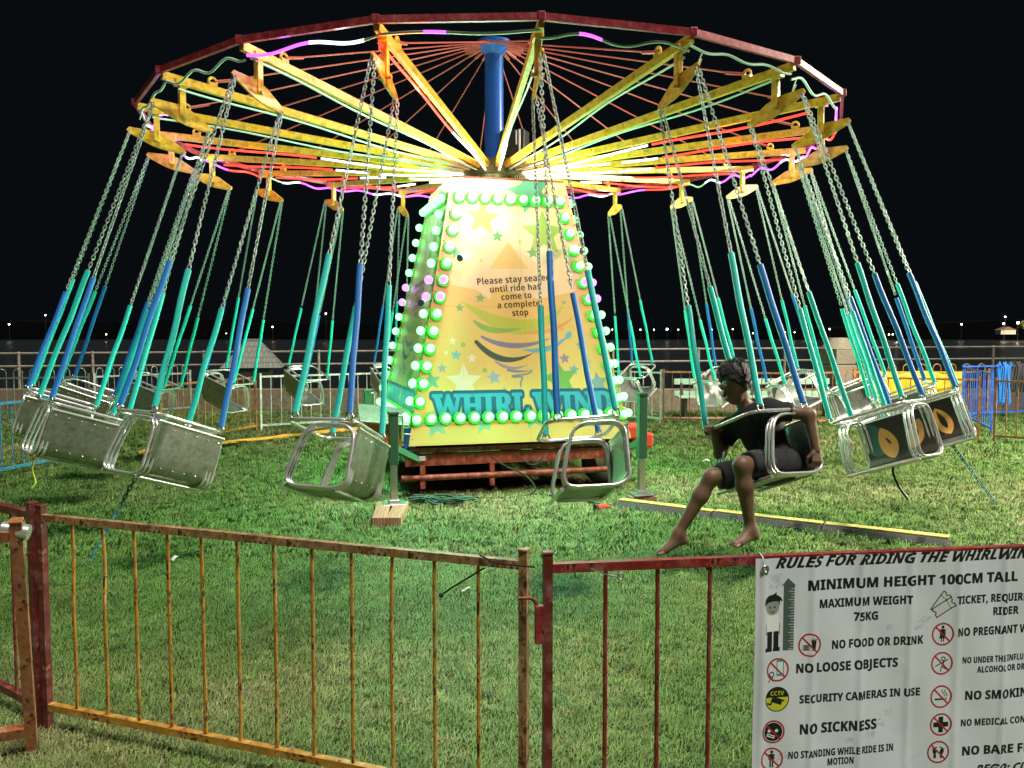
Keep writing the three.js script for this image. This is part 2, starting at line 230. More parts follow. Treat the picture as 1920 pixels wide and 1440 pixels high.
  // screws along the edges, scuffs and seams
  for (let i = 0; i < 26; i++) { const t = i / 25, y = 20 + 1160 * t, hw = (HT + (HB - HT) * y / 1208) * 416; for (const sx of [-1, 1]) { g.fillStyle = '#6b6250'; g.beginPath(); g.arc(512 + sx * (hw - 9), y, 3, 0, 7); g.fill(); } }
  for (let i = 0; i < 90; i++) { g.globalAlpha = rr(0.05, 0.16); g.fillStyle = '#5a4a28'; const x = rr(40, 990), y = rr(700, 1200), l = rr(6, 60); g.fillRect(x, y, rr(0.8, 2.2), l); }
  for (let i = 0; i < 160; i++) { g.globalAlpha = rr(0.03, 0.1); g.strokeStyle = rnd() < 0.5 ? '#fff' : '#4a3a10'; g.lineWidth = rr(0.5, 2); const x = rr(0, 1024), y = rr(0, 1208); g.beginPath(); g.moveTo(x, y); g.lineTo(x + rr(-60, 60), y + rr(-14, 14)); g.stroke(); }
  g.globalAlpha = 1; g.strokeStyle = '#c9a227'; g.lineWidth = 1.5; for (const y of [598]) { g.beginPath(); g.moveTo(0, y); g.lineTo(1024, y); g.stroke(); } g.beginPath(); g.moveTo(545, 0); g.lineTo(545, 1208); g.stroke();
  return ctex(c);
}
const artMat = M(lin(0.76, 0.63, 0.62), 0.38, 0, { map: towerArt() });
const tower = thing('ride_tower', 'yellow tapered swing ride tower reading WHIRLWIND, edged with glowing green bulbs, on red trailer', 'ride tower', [C.x, 0, C.z], PHI);
const toLocal = (x, z) => { const dx = x - C.x, dz = z - C.z; return [dx * Math.cos(PHI) - dz * Math.sin(PHI), dx * Math.sin(PHI) + dz * Math.cos(PHI)]; };
const bulbGeo = metreUV(new THREE.SphereGeometry(0.046, 16, 10)), haloGeo = metreUV(new THREE.CylinderGeometry(0.064, 0.07, 0.014, 18).rotateX(Math.PI / 2));
const bulbCol = { green: [0.12, 1, 0.42, 0.24], violet: [0.62, 0.14, 1, 0.2], white: [0.75, 1, 0.8, 0.55] };
const haloMat = M(lin(0.03, 0.45, 0.015), 0.4);   // collars widened and coloured green to stand in for the glow round each bulb
for (let f = 0; f < 4; f++) {
  const sh = new THREE.Shape(); sh.moveTo(-HB, 0); sh.lineTo(HB, 0); sh.lineTo(HT, SLOPE); sh.lineTo(-HT, SLOPE); sh.closePath();
  const g = new THREE.ExtrudeGeometry(sh, { depth: 0.018, bevelEnabled: false }).translate(0, 0, -0.018), p = g.attributes.position, uv = g.attributes.uv;
  for (let i = 0; i < p.count; i++) uv.setXY(i, p.getX(i) / (2 * HB) + 0.5, p.getY(i) / SLOPE);
  const panel = new THREE.Mesh(g, artMat); panel.name = 'side_panel'; panel.castShadow = panel.receiveShadow = true;
  panel.rotation.order = 'YXZ'; panel.rotation.y = f * Math.PI / 2; panel.rotation.x = -TILT; const s = Math.sin(f * Math.PI / 2), c = Math.cos(f * Math.PI / 2); panel.position.set(s * HB, Y0, c * HB); tower.add(panel);
  const spots = [], cv = (x, y) => [x / 416 - HB, SLOPE - y / 416];
  const N = 14; for (let i = 0; i < N; i++) { const t = i / (N - 1), y = 96 + (1095 - 96) * t; for (const sd of [0, 1]) { const x = sd ? 748 + (990 - 748) * t : 270 + (36 - 270) * t; let k = 'green'; if (i === 5 || i === 6) k = 'violet'; if (!sd && i < 4 && f === 0) k = 'white'; spots.push([...cv(x, y), k]); } }
  for (let i = 1; i < 15; i++) spots.push([...cv(36 + (990 - 36) * i / 15, 1092), 'green']);
  for (let i = 1; i < 8; i++) spots.push([...cv(270 + 478 * i / 8, 96), f === 0 && i < 5 ? 'white' : 'green']);
  for (const [x, y, k] of spots) {
    const b = new THREE.Mesh(bulbGeo, lit[k]); b.name = 'light_bulb'; b.position.set(x, y, 0.055); panel.add(b);
    const cp = new THREE.Mesh(haloGeo, haloMat); cp.name = 'halo_collar'; cp.position.set(x, y, 0.009); cp.castShadow = true; panel.add(cp);
    const [r, gg, bb, I] = bulbCol[k]; const l = new THREE.PointLight(lin(r, gg, bb), I, 0, 2); l.castShadow = true; l.shadow.radius = 2.2; l.position.set(x, y, 0.055); panel.add(l);
  }
}
obj('top_plate', [rbx(1.28, 0.04, 1.28, 0.008, 0, Y1 + 0.005, 0), ...[[-0.5, 0.2], [0.4, 0.3], [0.1, -0.4]].map(([x, z]) => new THREE.CylinderGeometry(0.02, 0.02, 0.05, 8).translate(x, Y1 + 0.04, z))], mat.trailerRed, tower);
obj('deck', bx(2.3, 0.05, 2.3, 0, Y0 - 0.06, 0), mat.trailerRed, tower);
for (const z of [1.13, -1.13]) { obj('chassis_beam', bx(2.5, 0.12, 0.07, 0, Y0 - 0.16, z), mat.trailerRed, tower); obj('lower_rail', rod(V(-1.3, 0.21, z + 0.05), V(1.2, 0.21, z + 0.05), 0.032, 10), mat.trailerRed, tower); for (const x of [-1.08, -0.34, 0.48, 1.12]) obj('stanchion', bx(0.05, 0.24, 0.05, x, Y0 - 0.33, z + 0.045), mat.trailerRed, tower); }
for (const x of [-0.8, 0, 0.8]) obj('cross_member', bx(0.06, 0.1, 2.18, x, Y0 - 0.16, 0), mat.trailerRed, tower);
obj('axle', rod(V(1.04, 0.3, -1.1), V(1.04, 0.3, 1.1), 0.03, 10), mat.black, tower);
for (const z of [0.98, -0.98]) {
  const w = obj('wheel', new THREE.TorusGeometry(0.215, 0.085, 10, 28).translate(1.04, 0.3, z), mat.rubber, tower);
  obj('rim', [new THREE.CylinderGeometry(0.15, 0.15, 0.1, 20).rotateX(Math.PI / 2).translate(1.04, 0.3, z), new THREE.CylinderGeometry(0.05, 0.05, 0.15, 12).rotateX(Math.PI / 2).translate(1.04, 0.3, z)], mat.steel, w);
  obj('mudguard', [rbx(0.5, 0.16, 0.26, 0.03, 1.22, 0.6, z + 0.03), rbx(0.26, 0.17, 0.24, 0.03, 1.42, 0.5, z + 0.03)], mat.brightRed, tower);
}
obj('tail_light', rbx(0.1, 0.05, 0.02, 0.006, 1.19, Y0 - 0.14, 1.18), M(lin(0.5, 0.5, 0.5), 0.3), tower); obj('tail_light', rbx(0.1, 0.05, 0.02, 0.006, -1.1, Y0 - 0.14, 1.18), M(lin(0.5, 0.5, 0.5), 0.3), tower);
function jack(wx, wz, top, foot, m1) {
  const [x, z] = toLocal(wx, wz);
  const j = obj('jack_leg', [rbx(0.085, top - 0.46, 0.085, 0.006, x, (top + 0.46) / 2, z), rbx(0.1, 0.03, 0.1, 0.006, x, top, z)], m1, tower);
  obj('inner_leg', rbx(0.06, 0.5 - foot - 0.012, 0.06, 0.004, x, (0.5 + foot + 0.012) / 2, z), mat.steel, j); obj('foot_plate', [rbx(0.22, 0.014, 0.22, 0.004, x, foot + 0.007, z), rbx(0.1, 0.03, 0.1, 0.004, x, foot + 0.03, z)], mat.steel, j);
  obj('crank', poly([V(x + 0.045, top - 0.03, z), V(x + 0.09, top - 0.03, z), V(x + 0.09, top - 0.2, z), V(x + 0.17, top - 0.21, z)], 0.007, 6, 0.02), mat.steel, j);
  const [tx, tz] = [Math.sign(x) * 1.12, Math.sign(z) * 1.13]; obj('outrigger', beam(V(x, 0.62, z), V(tx, Y0 - 0.16, tz), 0.06, 0.06), m1, j); return j;
}
jack(1.29, -8.28, 1.1, 0.095, mat.greenTube); jack(-1.12, -7.86, 0.95, 0.085, mat.greenTube); jack(-1.87, -10.8, 0.96, 0.09, mat.greenTube); jack(1.3, -12, 1.0, 0.09, mat.greenTube);
for (const [x, y, z, t] of [[...[275 / 416 - HB, 1.9], 0, 0], [0, 0, 0, 1], [0, 0, 0, 2]]) {   // security cameras on the panel edges
  const P = [[-0.57, 2.0, 0.1, 0.5], [0.69, 2.12, 0.1, -0.6], [-1.05, 1.62, 0.0, -1.9]][t]; const yy = Y0 + P[1] * Math.cos(TILT), zz = HB - P[1] * Math.sin(TILT) + 0.075, base = t === 2 ? V(-zz + 0.02, yy - 0.1, 0.62) : V(P[0], yy, zz);
  const dir = t === 2 ? V(-0.5, -0.12, 0.85) : V(-Math.sign(P[3]) * 0.75, -0.2, 0.65); dir.normalize();
  const cm = obj('security_camera', [rod(base.clone().addScaledVector(dir, -0.05), base.clone().addScaledVector(dir, 0.07), 0.036, 14), rod(base.clone().addScaledVector(dir, -0.05), t === 2 ? base.clone().add(V(0.09, 0, 0)) : base.clone().add(V(0, 0, -0.1)), 0.014, 8)], M(lin(0.7, 0.7, 0.7), 0.35), tower);
  obj('lens_hood', rod(base.clone().addScaledVector(dir, 0.069), base.clone().addScaledVector(dir, 0.085), 0.0365, 14), mat.black, cm);
}
{ // control cabinet on the drawbar end
  const [x, z] = toLocal(-1.33, -8.62), cab = obj('control_cabinet', rbx(0.34, 0.3, 0.3, 0.015, x, 0.64, z), M(0xffffff, 0.45, 0, { map: chipped('#c2642a', RUST, 1.4, 12) }), tower);
  obj('lid', rbx(0.5, 0.02, 0.42, 0.006, 0, 0, 0).rotateX(0.35).rotateZ(-0.12).translate(x - 0.01, 0.86, z + 0.02), mat.alloy, cab); obj('switch_panel', rbx(0.12, 0.22, 0.02, 0.006, x + 0.25, 0.62, z + 0.13), mat.mastBlue, cab); obj('cabinet_bracket', beam(V(x, 0.47, z), V(-1.1, 0.44, 1.1), 0.06, 0.05), mat.trailerRed, cab);
}
obj('loose_cable', [tube([V(-0.35, 0.4, 1.2), V(-0.2, 0.3, 1.26), V(0.0, 0.2, 1.3), V(0.05, 0.06, 1.45), V(-0.25, 0.02, 1.5), V(-0.7, 0.02, 1.35)], 0.009, 40), tube([V(-0.1, 0.42, 1.2), V(0.1, 0.3, 1.24), V(0.22, 0.38, 1.2)], 0.008, 20)], mat.rubber, tower);

// ---------------------------------------------------------------- the turning wheel of arms
const NA = 20, A0 = R(6.3), RA = 3.85, RP = 3.66, HI = 3.62, HO = 3.94, PIVOT = 3.62;
const armY = (r) => HI + (r - 0.35) * (HO - HI) / (RA - 0.35);
const wheel = thing('sweep_wheel', 'wide wheel of yellow arms and red rim on a blue mast with light strips', 'ride wheel', [C.x, 0, C.z]);
const az = (k) => A0 + k * Math.PI * 2 / NA;
{
  obj('mast', [new THREE.CylinderGeometry(0.105, 0.115, 1.62, 28).translate(0, 4.28, 0), new THREE.CylinderGeometry(0.19, 0.1, 0.13, 28).translate(0, 5.0, 0), new THREE.CylinderGeometry(0.2, 0.2, 0.03, 28).translate(0, 5.08, 0), new THREE.CylinderGeometry(0.17, 0.2, 0.06, 24).translate(0, 3.66, 0)], mat.mastBlue, wheel);
  const teeth = [new THREE.CylinderGeometry(0.4, 0.4, 0.075, 48).translate(0, 3.47, 0)]; for (let i = 0; i < 72; i++) { const a = i / 72 * 6.2832; teeth.push(new THREE.BoxGeometry(0.03, 0.06, 0.016).rotateY(-a).translate(Math.cos(a) * 0.408, 3.47, Math.sin(a) * 0.408)); }
  obj('slewing_ring', teeth, mat.gear, wheel); obj('hub', [new THREE.CylinderGeometry(0.36, 0.38, 0.09, 40).translate(0, 3.565, 0), new THREE.CylinderGeometry(0.3, 0.3, 0.1, 32).translate(0, 3.66, 0)], mat.gear, wheel);
  const sp = obj('speaker_box', rbx(0.3, 0.36, 0.2, 0.02, 0, 0, 0).rotateY(-0.35).translate(0.24, 3.86, 0.14), mat.black, wheel); obj('grille_strip', [rbx(0.022, 0.3, 0.012, 0.003, 0.1, 0.02, 0.104), rbx(0.016, 0.16, 0.012, 0.003, 0.06, 0.08, 0.104)].map((g) => g.rotateY(-0.35).translate(0.24, 3.86, 0.14)), M(lin(0.75, 0.75, 0.75), 0.3), sp);
}
const plateShape = new THREE.Shape(); [[-0.275, 0.018], [-0.06, 0.075], [0.06, 0.075], [0.275, 0.018], [0.285, -0.012], [0.262, -0.03], [0.05, -0.062], [-0.05, -0.062], [-0.262, -0.03], [-0.285, -0.012]].forEach(([x, y], i) => i ? plateShape.lineTo(x, y) : plateShape.moveTo(x, y)); plateShape.closePath();
const plateGeo = metreUV(new THREE.ExtrudeGeometry(plateShape, { depth: 0.012, bevelEnabled: true, bevelSize: 0.003, bevelThickness: 0.002, bevelSegments: 1 }).translate(0, 0, -0.006));
const pA = V(0.3, armY(0.3), 0), pB = V(RA - 0.02, armY(RA - 0.02), 0);
const armGeo = metreUV(join([beam(pA, pB, 0.045, 0.07)])), postGeo = metreUV(join([rbx(0.055, HO - PIVOT - 0.03, 0.05, 0.005, RP, (HO + PIVOT) / 2 - 0.03, 0), new THREE.CylinderGeometry(0.018, 0.018, 0.1, 10).rotateX(Math.PI / 2).translate(RP, PIVOT, 0), rbx(0.12, 0.06, 0.075, 0.005, RP, armY(RP) - 0.02, 0)]));
const eyeGeo = metreUV(join([new THREE.TorusGeometry(0.035, 0.012, 8, 16).translate(3.38, armY(3.38) + 0.075, 0), bx(0.08, 0.03, 0.04, 3.38, armY(3.38) + 0.05, 0)]));
const tieGeo = metreUV(join([rod(V(0.2, 5.03, 0), V(3.34, armY(3.38) + 0.08, 0), 0.0075, 6), rod(V(0.17, 5.04, 0), V(0.34, 4.988, 0), 0.018, 8), rod(V(3.16, armY(3.2) + 0.15, 0), V(3.36, armY(3.38) + 0.078, 0), 0.014, 8)]));
const thetas = []; seed = 55; for (let k = 0; k < NA; k++) thetas.push(R(20 + rr(-1.2, 1.2)));
const clr = (k) => { const d = ((k * 18 + 6.3 + 180) % 360 + 360) % 360 - 180; return d; };   // azimuth in degrees, 0 towards the photographer
const led = { r: 0.012 };
for (let k = 0; k < NA; k++) {
  const a = az(k), d = clr(k), arm = new THREE.Mesh(armGeo, mat.armYellow); arm.name = 'sweep_arm'; arm.rotation.y = a - Math.PI / 2; arm.castShadow = arm.receiveShadow = true; wheel.add(arm);
  const sub = (name, g, m) => { const o = new THREE.Mesh(g, m); o.name = name; o.castShadow = o.receiveShadow = true; arm.add(o); return o; };
  sub('drop_post', postGeo, mat.armYellow); sub('eye_bolt', eyeGeo, mat.armYellow); sub('tie_rod', tieGeo, mat.rodRed);
  const pl = sub('hanger_plate', plateGeo, mat.armYellow); pl.position.set(RP, PIVOT, 0); pl.rotation.z = thetas[k];
  if (k === 19) { sub('led_strip', metreUV(join([rbx(0.06, 0.05, 0.012, 0.004, RP, HO - 0.1, 0.034), rbx(0.06, 0.16, 0.012, 0.004, RP, HO - 0.235, 0.034)])), lit.red); const l = new THREE.PointLight(lin(1, 0.08, 0.05), 0.3, 0, 2); l.castShadow = true; l.shadow.radius = 3; l.position.set(RP, HO - 0.2, -0.1); arm.add(l); }
  // strip light under the arm: [from, to, material] along the radius
  seed = 300 + k; const far = Math.abs(d) > 55;
  let runs;
  if (k === 19) runs = [[0.34, 1.5, 'warm'], [1.5, 1.75, 'ice'], [1.75, 3.75, 'red']];
  else if (k === 0) runs = [[0.34, 1.35, 'warm'], [1.35, 3.7, 'tape']];
  else if (k === 18) runs = [[0.4, 3.7, 'tape']];
  else if (far && d > 0) runs = [[0.34, 1.35 + rr(-0.2, 0.3), 'warm'], [1.5, 1.9, 'ice'], [1.95, 3.55, k % 5 === 1 ? 'amber2' : 'red']];
  else if (far && d < -70) runs = [[0.34, 1.5 + rr(-0.3, 0.3), 'warm'], [1.6, 2.0, 'ice'], [2.05, 3.5, 'red']];
  else runs = [[0.4, 3.7, 'tape']];
  const ph = rr(0, 6), side = rnd() < 0.5 ? -1 : 1, pt = (r) => V(r, armY(r) - 0.06 - 0.028 * (0.5 + 0.5 * Math.sin(r * 3.1 + ph)) * Math.min(1, r), side * 0.02 + 0.012 * Math.sin(r * 2 + ph));
  for (const [r0, r1, m] of runs) { const pts = []; const n = Math.max(3, Math.round((r1 - r0) / 0.16)); for (let i = 0; i <= n; i++) pts.push(pt(r0 + (r1 - r0) * i / n)); const o = sub(m === 'tape' ? 'unlit_strip' : 'led_strip', metreUV(tube(pts, m === 'tape' ? 0.009 : led.r, n * 2, 6)), m === 'tape' ? mat.tape : lit[m] || lit.red);
    if (m === 'warm') { const l = new THREE.PointLight(lin(1, 0.95, 0.78), 0.14, 0, 2); l.castShadow = true; l.shadow.radius = 3; l.position.copy(pt((r0 + r1) / 2)).add(V(0, -0.03, 0)); arm.add(l); }
    if (m === 'red') { const l = new THREE.PointLight(lin(1, 0.16, 0.08), k === 19 ? 0.3 : 0.07, 0, 2); l.castShadow = true; l.shadow.radius = 3; l.position.copy(pt((r0 + r1) / 2)).add(V(0, -0.03, 0)); arm.add(l); } }
}
for (let k = 0; k < NA; k++) {                                       // rim beams with their strips
  const a = az(k), b = az(k + 1), pa = V(Math.sin(a) * RA, HO + 0.035, Math.cos(a) * RA), pb = V(Math.sin(b) * RA, HO + 0.035, Math.cos(b) * RA), d = clr(k);
  const rim = obj('rim_beam', [beam(pa, pb, 0.03, 0.055), rbx(0.055, 0.066, 0.055, 0.006, pa.x, pa.y, pa.z)], mat.rimRed, wheel);
  seed = 500 + k; const ph = rr(0, 6), amp = rr(0.02, 0.075), fq = rr(1.2, 3), inn = (t) => { const p = pa.clone().lerp(pb, t); const q = p.clone().setY(0).normalize(); return V(p.x - q.x * 0.05, HO - 0.04 - amp * (0.5 + 0.5 * Math.sin(t * 6.28 * fq + ph)), p.z - q.z * 0.05); };
  const run = (t0, t1, m) => { const pts = []; const n = Math.max(4, Math.round((t1 - t0) * 14)); for (let i = 0; i <= n; i++) pts.push(inn(t0 + (t1 - t0) * i / n)); obj(m === 'tape' ? 'unlit_strip' : 'led_strip', tube(pts, m === 'tape' ? 0.011 : 0.013, n * 2, 6), m === 'tape' ? mat.tape : lit[m], rim);
    if (m !== 'tape' && t1 - t0 > 0.35) { const p = inn((t0 + t1) / 2), l = new THREE.PointLight(m === 'purple' ? lin(0.6, 0.2, 1) : m === 'red' ? lin(1, 0.2, 0.15) : lin(0.85, 0.8, 1), 0.1, 0, 2); l.castShadow = true; l.shadow.radius = 3; l.position.set(p.x * 0.985, p.y - 0.03, p.z * 0.985); rim.add(l); } };
  if (k === 18) { run(0.02, 0.5, 'purple'); run(0.5, 0.9, 'ice'); run(0.9, 1, 'tape'); }
  else if (k === 19) { run(0, 0.28, 'tape'); run(0.28, 0.42, 'purple'); run(0.42, 1, 'tape'); }
  else if (k === 0) { run(0, 0.25, 'tape'); run(0.25, 0.4, 'purple'); run(0.4, 1, 'tape'); }
  else if (k === 3) { run(0.03, 0.85, 'purple'); run(0.85, 1, 'ice'); }
  else if (Math.abs(d + 9) < 66) run(0, 1, 'tape');
  else if (k % 3 === 0) { run(0, 0.45, 'purple'); run(0.45, 0.7, 'ice'); run(0.7, 1, 'tape'); } else if (k % 3 === 1) { run(0, 0.6, 'red'); run(0.6, 1, 'purple'); } else { run(0, 0.4, 'ice'); run(0.4, 1, 'purple'); }
  if (k === 1 || k === 2 || k === 16) { const p = inn(0.12), o = V(p.x, p.y, p.z); obj('loose_wire', tube([o, o.clone().add(V(-0.02, -0.05, 0)), o.clone().add(V(-0.04, -0.12, 0.01)), o.clone().add(V(-0.01, -0.06, 0.02))], 0.006, 16, 5), mat.tape, rim); }
}
{ const l = new THREE.PointLight(lin(0.6, 0.12, 1), 0.22, 0, 2), a = az(15.6); l.castShadow = true; l.shadow.radius = 3; l.position.set(Math.sin(a) * 3.62, HO - 0.18, Math.cos(a) * 3.62 + 0.02); wheel.add(l); const o = V(Math.sin(a) * 3.7, HO - 0.06, Math.cos(a) * 3.7); obj('led_strip', tube([o, o.clone().add(V(0.01, -0.09, 0)), o.clone().add(V(0.0, -0.2, 0))], 0.016, 8, 6), lit.purple, wheel); }

// ---------------------------------------------------------------- swing chairs
const LL = 3.13, SX = 0.3, HOOP = 0.42;                               // pivot to pan, half seat width, hoop height over the pan
const linkGeo = (() => { const pts = []; for (let i = 0; i < 14; i++) { const t = i / 14 * 6.2832, c = Math.cos(t), s = Math.sin(t); pts.push(V(c * 0.0112, s * 0.0112 + Math.sign(s) * 0.0105, 0)); } return tube(pts, 0.0044, 14, 5, true); })();
function chainGeo(a, b, sd) { seed = sd; const n = Math.round(a.distanceTo(b) / 0.0335), gs = [], d = b.clone().sub(a).normalize(), q = new THREE.Quaternion().setFromUnitVectors(V(0, 1, 0), d); for (let i = 0; i < n; i++) { const g = linkGeo.clone(); g.rotateY((i % 2 ? Math.PI / 2 : 0) + 0.5 + rr(-0.25, 0.25)); g.rotateZ(rr(-0.06, 0.06)); g.applyQuaternion(q); const p = a.clone().lerp(b, (i + 0.5) / n); gs.push(g.translate(p.x, p.y, p.z)); } return keep(mergeGeometries(gs)); }
const corners = [[1, 1], [1, -1], [-1, 1], [-1, -1]], zF = 0.2, zB = -0.17;
const chains = corners.map(([sx, sz], i) => { const top = V(sx * 0.255, LL - 0.015, sz * 0.014), bot = V(sx * SX, HOOP + 0.04, sz > 0 ? zF : zB), m = top.clone().lerp(bot, 0.615 + 0.03 * ((i * 7) % 3 - 1)); return { chain: chainGeo(top, m.clone().lerp(bot, 0.03), 800 + i), a: m, b: bot }; });
const shackleGeo = corners.map(([sx, sz]) => metreUV(join([new THREE.TorusGeometry(0.024, 0.006, 6, 14).rotateY(Math.PI / 2).translate(sx * SX, HOOP + 0.02, sz > 0 ? zF : zB), rod(V(sx * SX - 0.03, HOOP + 0.035, sz > 0 ? zF : zB), V(sx * SX + 0.03, HOOP + 0.035, sz > 0 ? zF : zB), 0.007, 6)])));
const hoopGeo = metreUV(poly([V(SX, HOOP, 0.27), V(-SX, HOOP, 0.27), V(-SX, HOOP, -0.2), V(SX, HOOP, -0.2)], 0.0125, 8, 0.11, true));
const loopGeo = metreUV(poly([V(0, 0.02, -0.2), V(0, 0.385, -0.215), V(0, 0.395, 0.1), V(0, 0.2, 0.17), V(0, 0.0, 0.225), V(0, -0.012, -0.12)], 0.0105, 7, 0.1, true));
const shellProfile = [[-0.235, 0.36], [-0.225, 0.25], [-0.21, 0.12], [-0.19, 0.05], [-0.15, 0.012], [-0.08, 0.0], [0.05, -0.002], [0.17, 0.008], [0.21, 0.0], [0.225, -0.02]];
function sheet(profile, x0, x1, t) { // a bent sheet across the seat
  const curve = new THREE.CatmullRomCurve3(profile.map(([z, y]) => V(0, y, z))), P = curve.getPoints(28), pos = [], idx = [], uv = []; let L = 0;
  const ring = (p, n, x) => [V(x, p.y + n.y * t / 2, p.z + n.z * t / 2), V(x, p.y - n.y * t / 2, p.z - n.z * t / 2)];
  P.forEach((p, i) => { const a = P[Math.max(0, i - 1)], b = P[Math.min(P.length - 1, i + 1)], tg = b.clone().sub(a).normalize(), n = V(0, tg.z, -tg.y); if (i) L += p.distanceTo(P[i - 1]); for (const x of [x0, x1]) for (const q of ring(p, n, x)) { pos.push(q.x, q.y, q.z); uv.push((x - x0) / (x1 - x0), L); } });
  for (let i = 0; i < P.length - 1; i++) { const a = i * 4, b = a + 4; const quad = (p, q, r, s) => idx.push(p, q, r, p, r, s); quad(a, a + 2, b + 2, b); quad(a + 3, a + 1, b + 1, b + 3); quad(a + 1, a, b, b + 1); quad(a + 2, a + 3, b + 3, b + 2); }
  const e = (P.length - 1) * 4; idx.push(0, 1, 3, 0, 3, 2, e, e + 2, e + 3, e, e + 3, e + 1);
  const g = new THREE.BufferGeometry(); g.setAttribute('position', new THREE.Float32BufferAttribute(pos, 3)); g.setAttribute('uv', new THREE.Float32BufferAttribute(uv.map((v, i) => i % 2 ? v / L : v), 2)); g.setIndex(idx); const f = g.toNonIndexed(); f.computeVertexNormals(); return f;
}
const shellGeo = metreUV(sheet(shellProfile, -0.285, 0.285, 0.008)), lipGeo = metreUV(join([rod(V(-0.29, -0.012, 0.225), V(0.29, -0.012, 0.225), 0.013, 8), rod(V(-0.29, 0.37, -0.237), V(0.29, 0.37, -0.237), 0.011, 8), rod(V(-0.28, -0.022, -0.12), V(0.28, -0.022, -0.12), 0.011, 8)]));
const rivetGeo = metreUV(join([-0.25, -0.15, -0.05, 0.05, 0.15, 0.25].flatMap((x) => [[0.33, -0.238], [0.06, -0.2]].map(([y, z]) => new THREE.SphereGeometry(0.007, 8, 6).scale(1, 1, 0.6).translate(x, y, z)))));
const liningGeo = sheet(shellProfile.slice(0, 5).map(([z, y]) => [z + 0.012, y + 0.006]), -0.275, 0.275, 0.006);
function liningArt(flip) {
  const [c, g] = canvas(512, 320); seed = 61 + flip; g.fillStyle = '#2a1710'; g.fillRect(0, 0, 512, 320); for (let i = 0; i < 1200; i++) { g.globalAlpha = rr(0.05, 0.2); g.fillStyle = rnd() < 0.5 ? '#000' : '#5a3626'; g.fillRect(rr(0, 512), rr(0, 320), rr(1, 9), rr(1, 5)); } g.globalAlpha = 1;
  g.fillStyle = '#2f5a52'; g.beginPath(); g.ellipse(70, 190, 90, 120, 0.3, 0, 7); g.fill();
  const leaf = (x, y, s, r) => { g.save(); g.translate(x, y); g.rotate(r); g.fillStyle = '#e09a52'; g.beginPath(); g.moveTo(0, -s); g.bezierCurveTo(s * 0.9, -s * 0.5, s * 0.6, s * 0.6, 0, s); g.bezierCurveTo(-s * 0.7, s * 0.5, -s * 0.8, -s * 0.6, 0, -s); g.fill(); g.fillStyle = '#2a1710'; g.beginPath(); if (flip) { g.moveTo(0, -s * 0.55); g.bezierCurveTo(s * 0.35, -s * 0.2, s * 0.2, s * 0.4, 0, s * 0.8); g.bezierCurveTo(-s * 0.2, s * 0.3, -s * 0.3, -s * 0.2, 0, -s * 0.55); } else g.ellipse(s * 0.08, s * 0.1, s * 0.07, s * 0.25, 0.3, 0, 7); g.fill(); g.restore(); };
  leaf(flip ? 330 : 170, 150, 120, 0.25); leaf(flip ? 120 : 390, 165, 105, -0.5); return ctex(c);
}
const lining = [0, 1].map((f) => M(0xffffff, 0.5, 0, { map: liningArt(f) }));
const swingLabels = ['empty swing chair hanging in front of the tower\'s lower right, left of the rider', 'swing chair that the dark-clothed rider is sitting in', 'empty swing chair lined with brown leaf print, next to the rider', 'outermost swing chair on the right, brown leaf print lining and rope below', 'empty swing chair hanging before the yellow tarpaulin', 'empty silver swing chair just behind the leaf print chairs, by the stone pillar', 'empty silver swing chair seen beyond the rider\'s shoulder on the far side', 'empty silver swing chair behind the rider\'s head, before the green bench', 'silver swing chair on the far side just right of the tower', 'far swing chair mostly hidden behind the tower, right of its axis', 'far swing chair mostly hidden behind the tower, left of its axis', 'far swing chair peeping out just left of the tower', 'far swing chair in front of the white barrier', 'swing chair in front of the rusty yellow back barrier', 'swing chair at the left, in front of where yellow barrier meets hooped fence', 'swing chair farthest left in mid distance, before the silver hooped fence', 'outermost swing chair on the left, beside the blue barrier', 'grey backed swing chair at left with a yellow rope dangling below', 'nearest grey backed swing chair at left, right of the one with rope', 'grey swing chair hanging before the tower\'s lower left and the timber blocks'];
const swings = [];
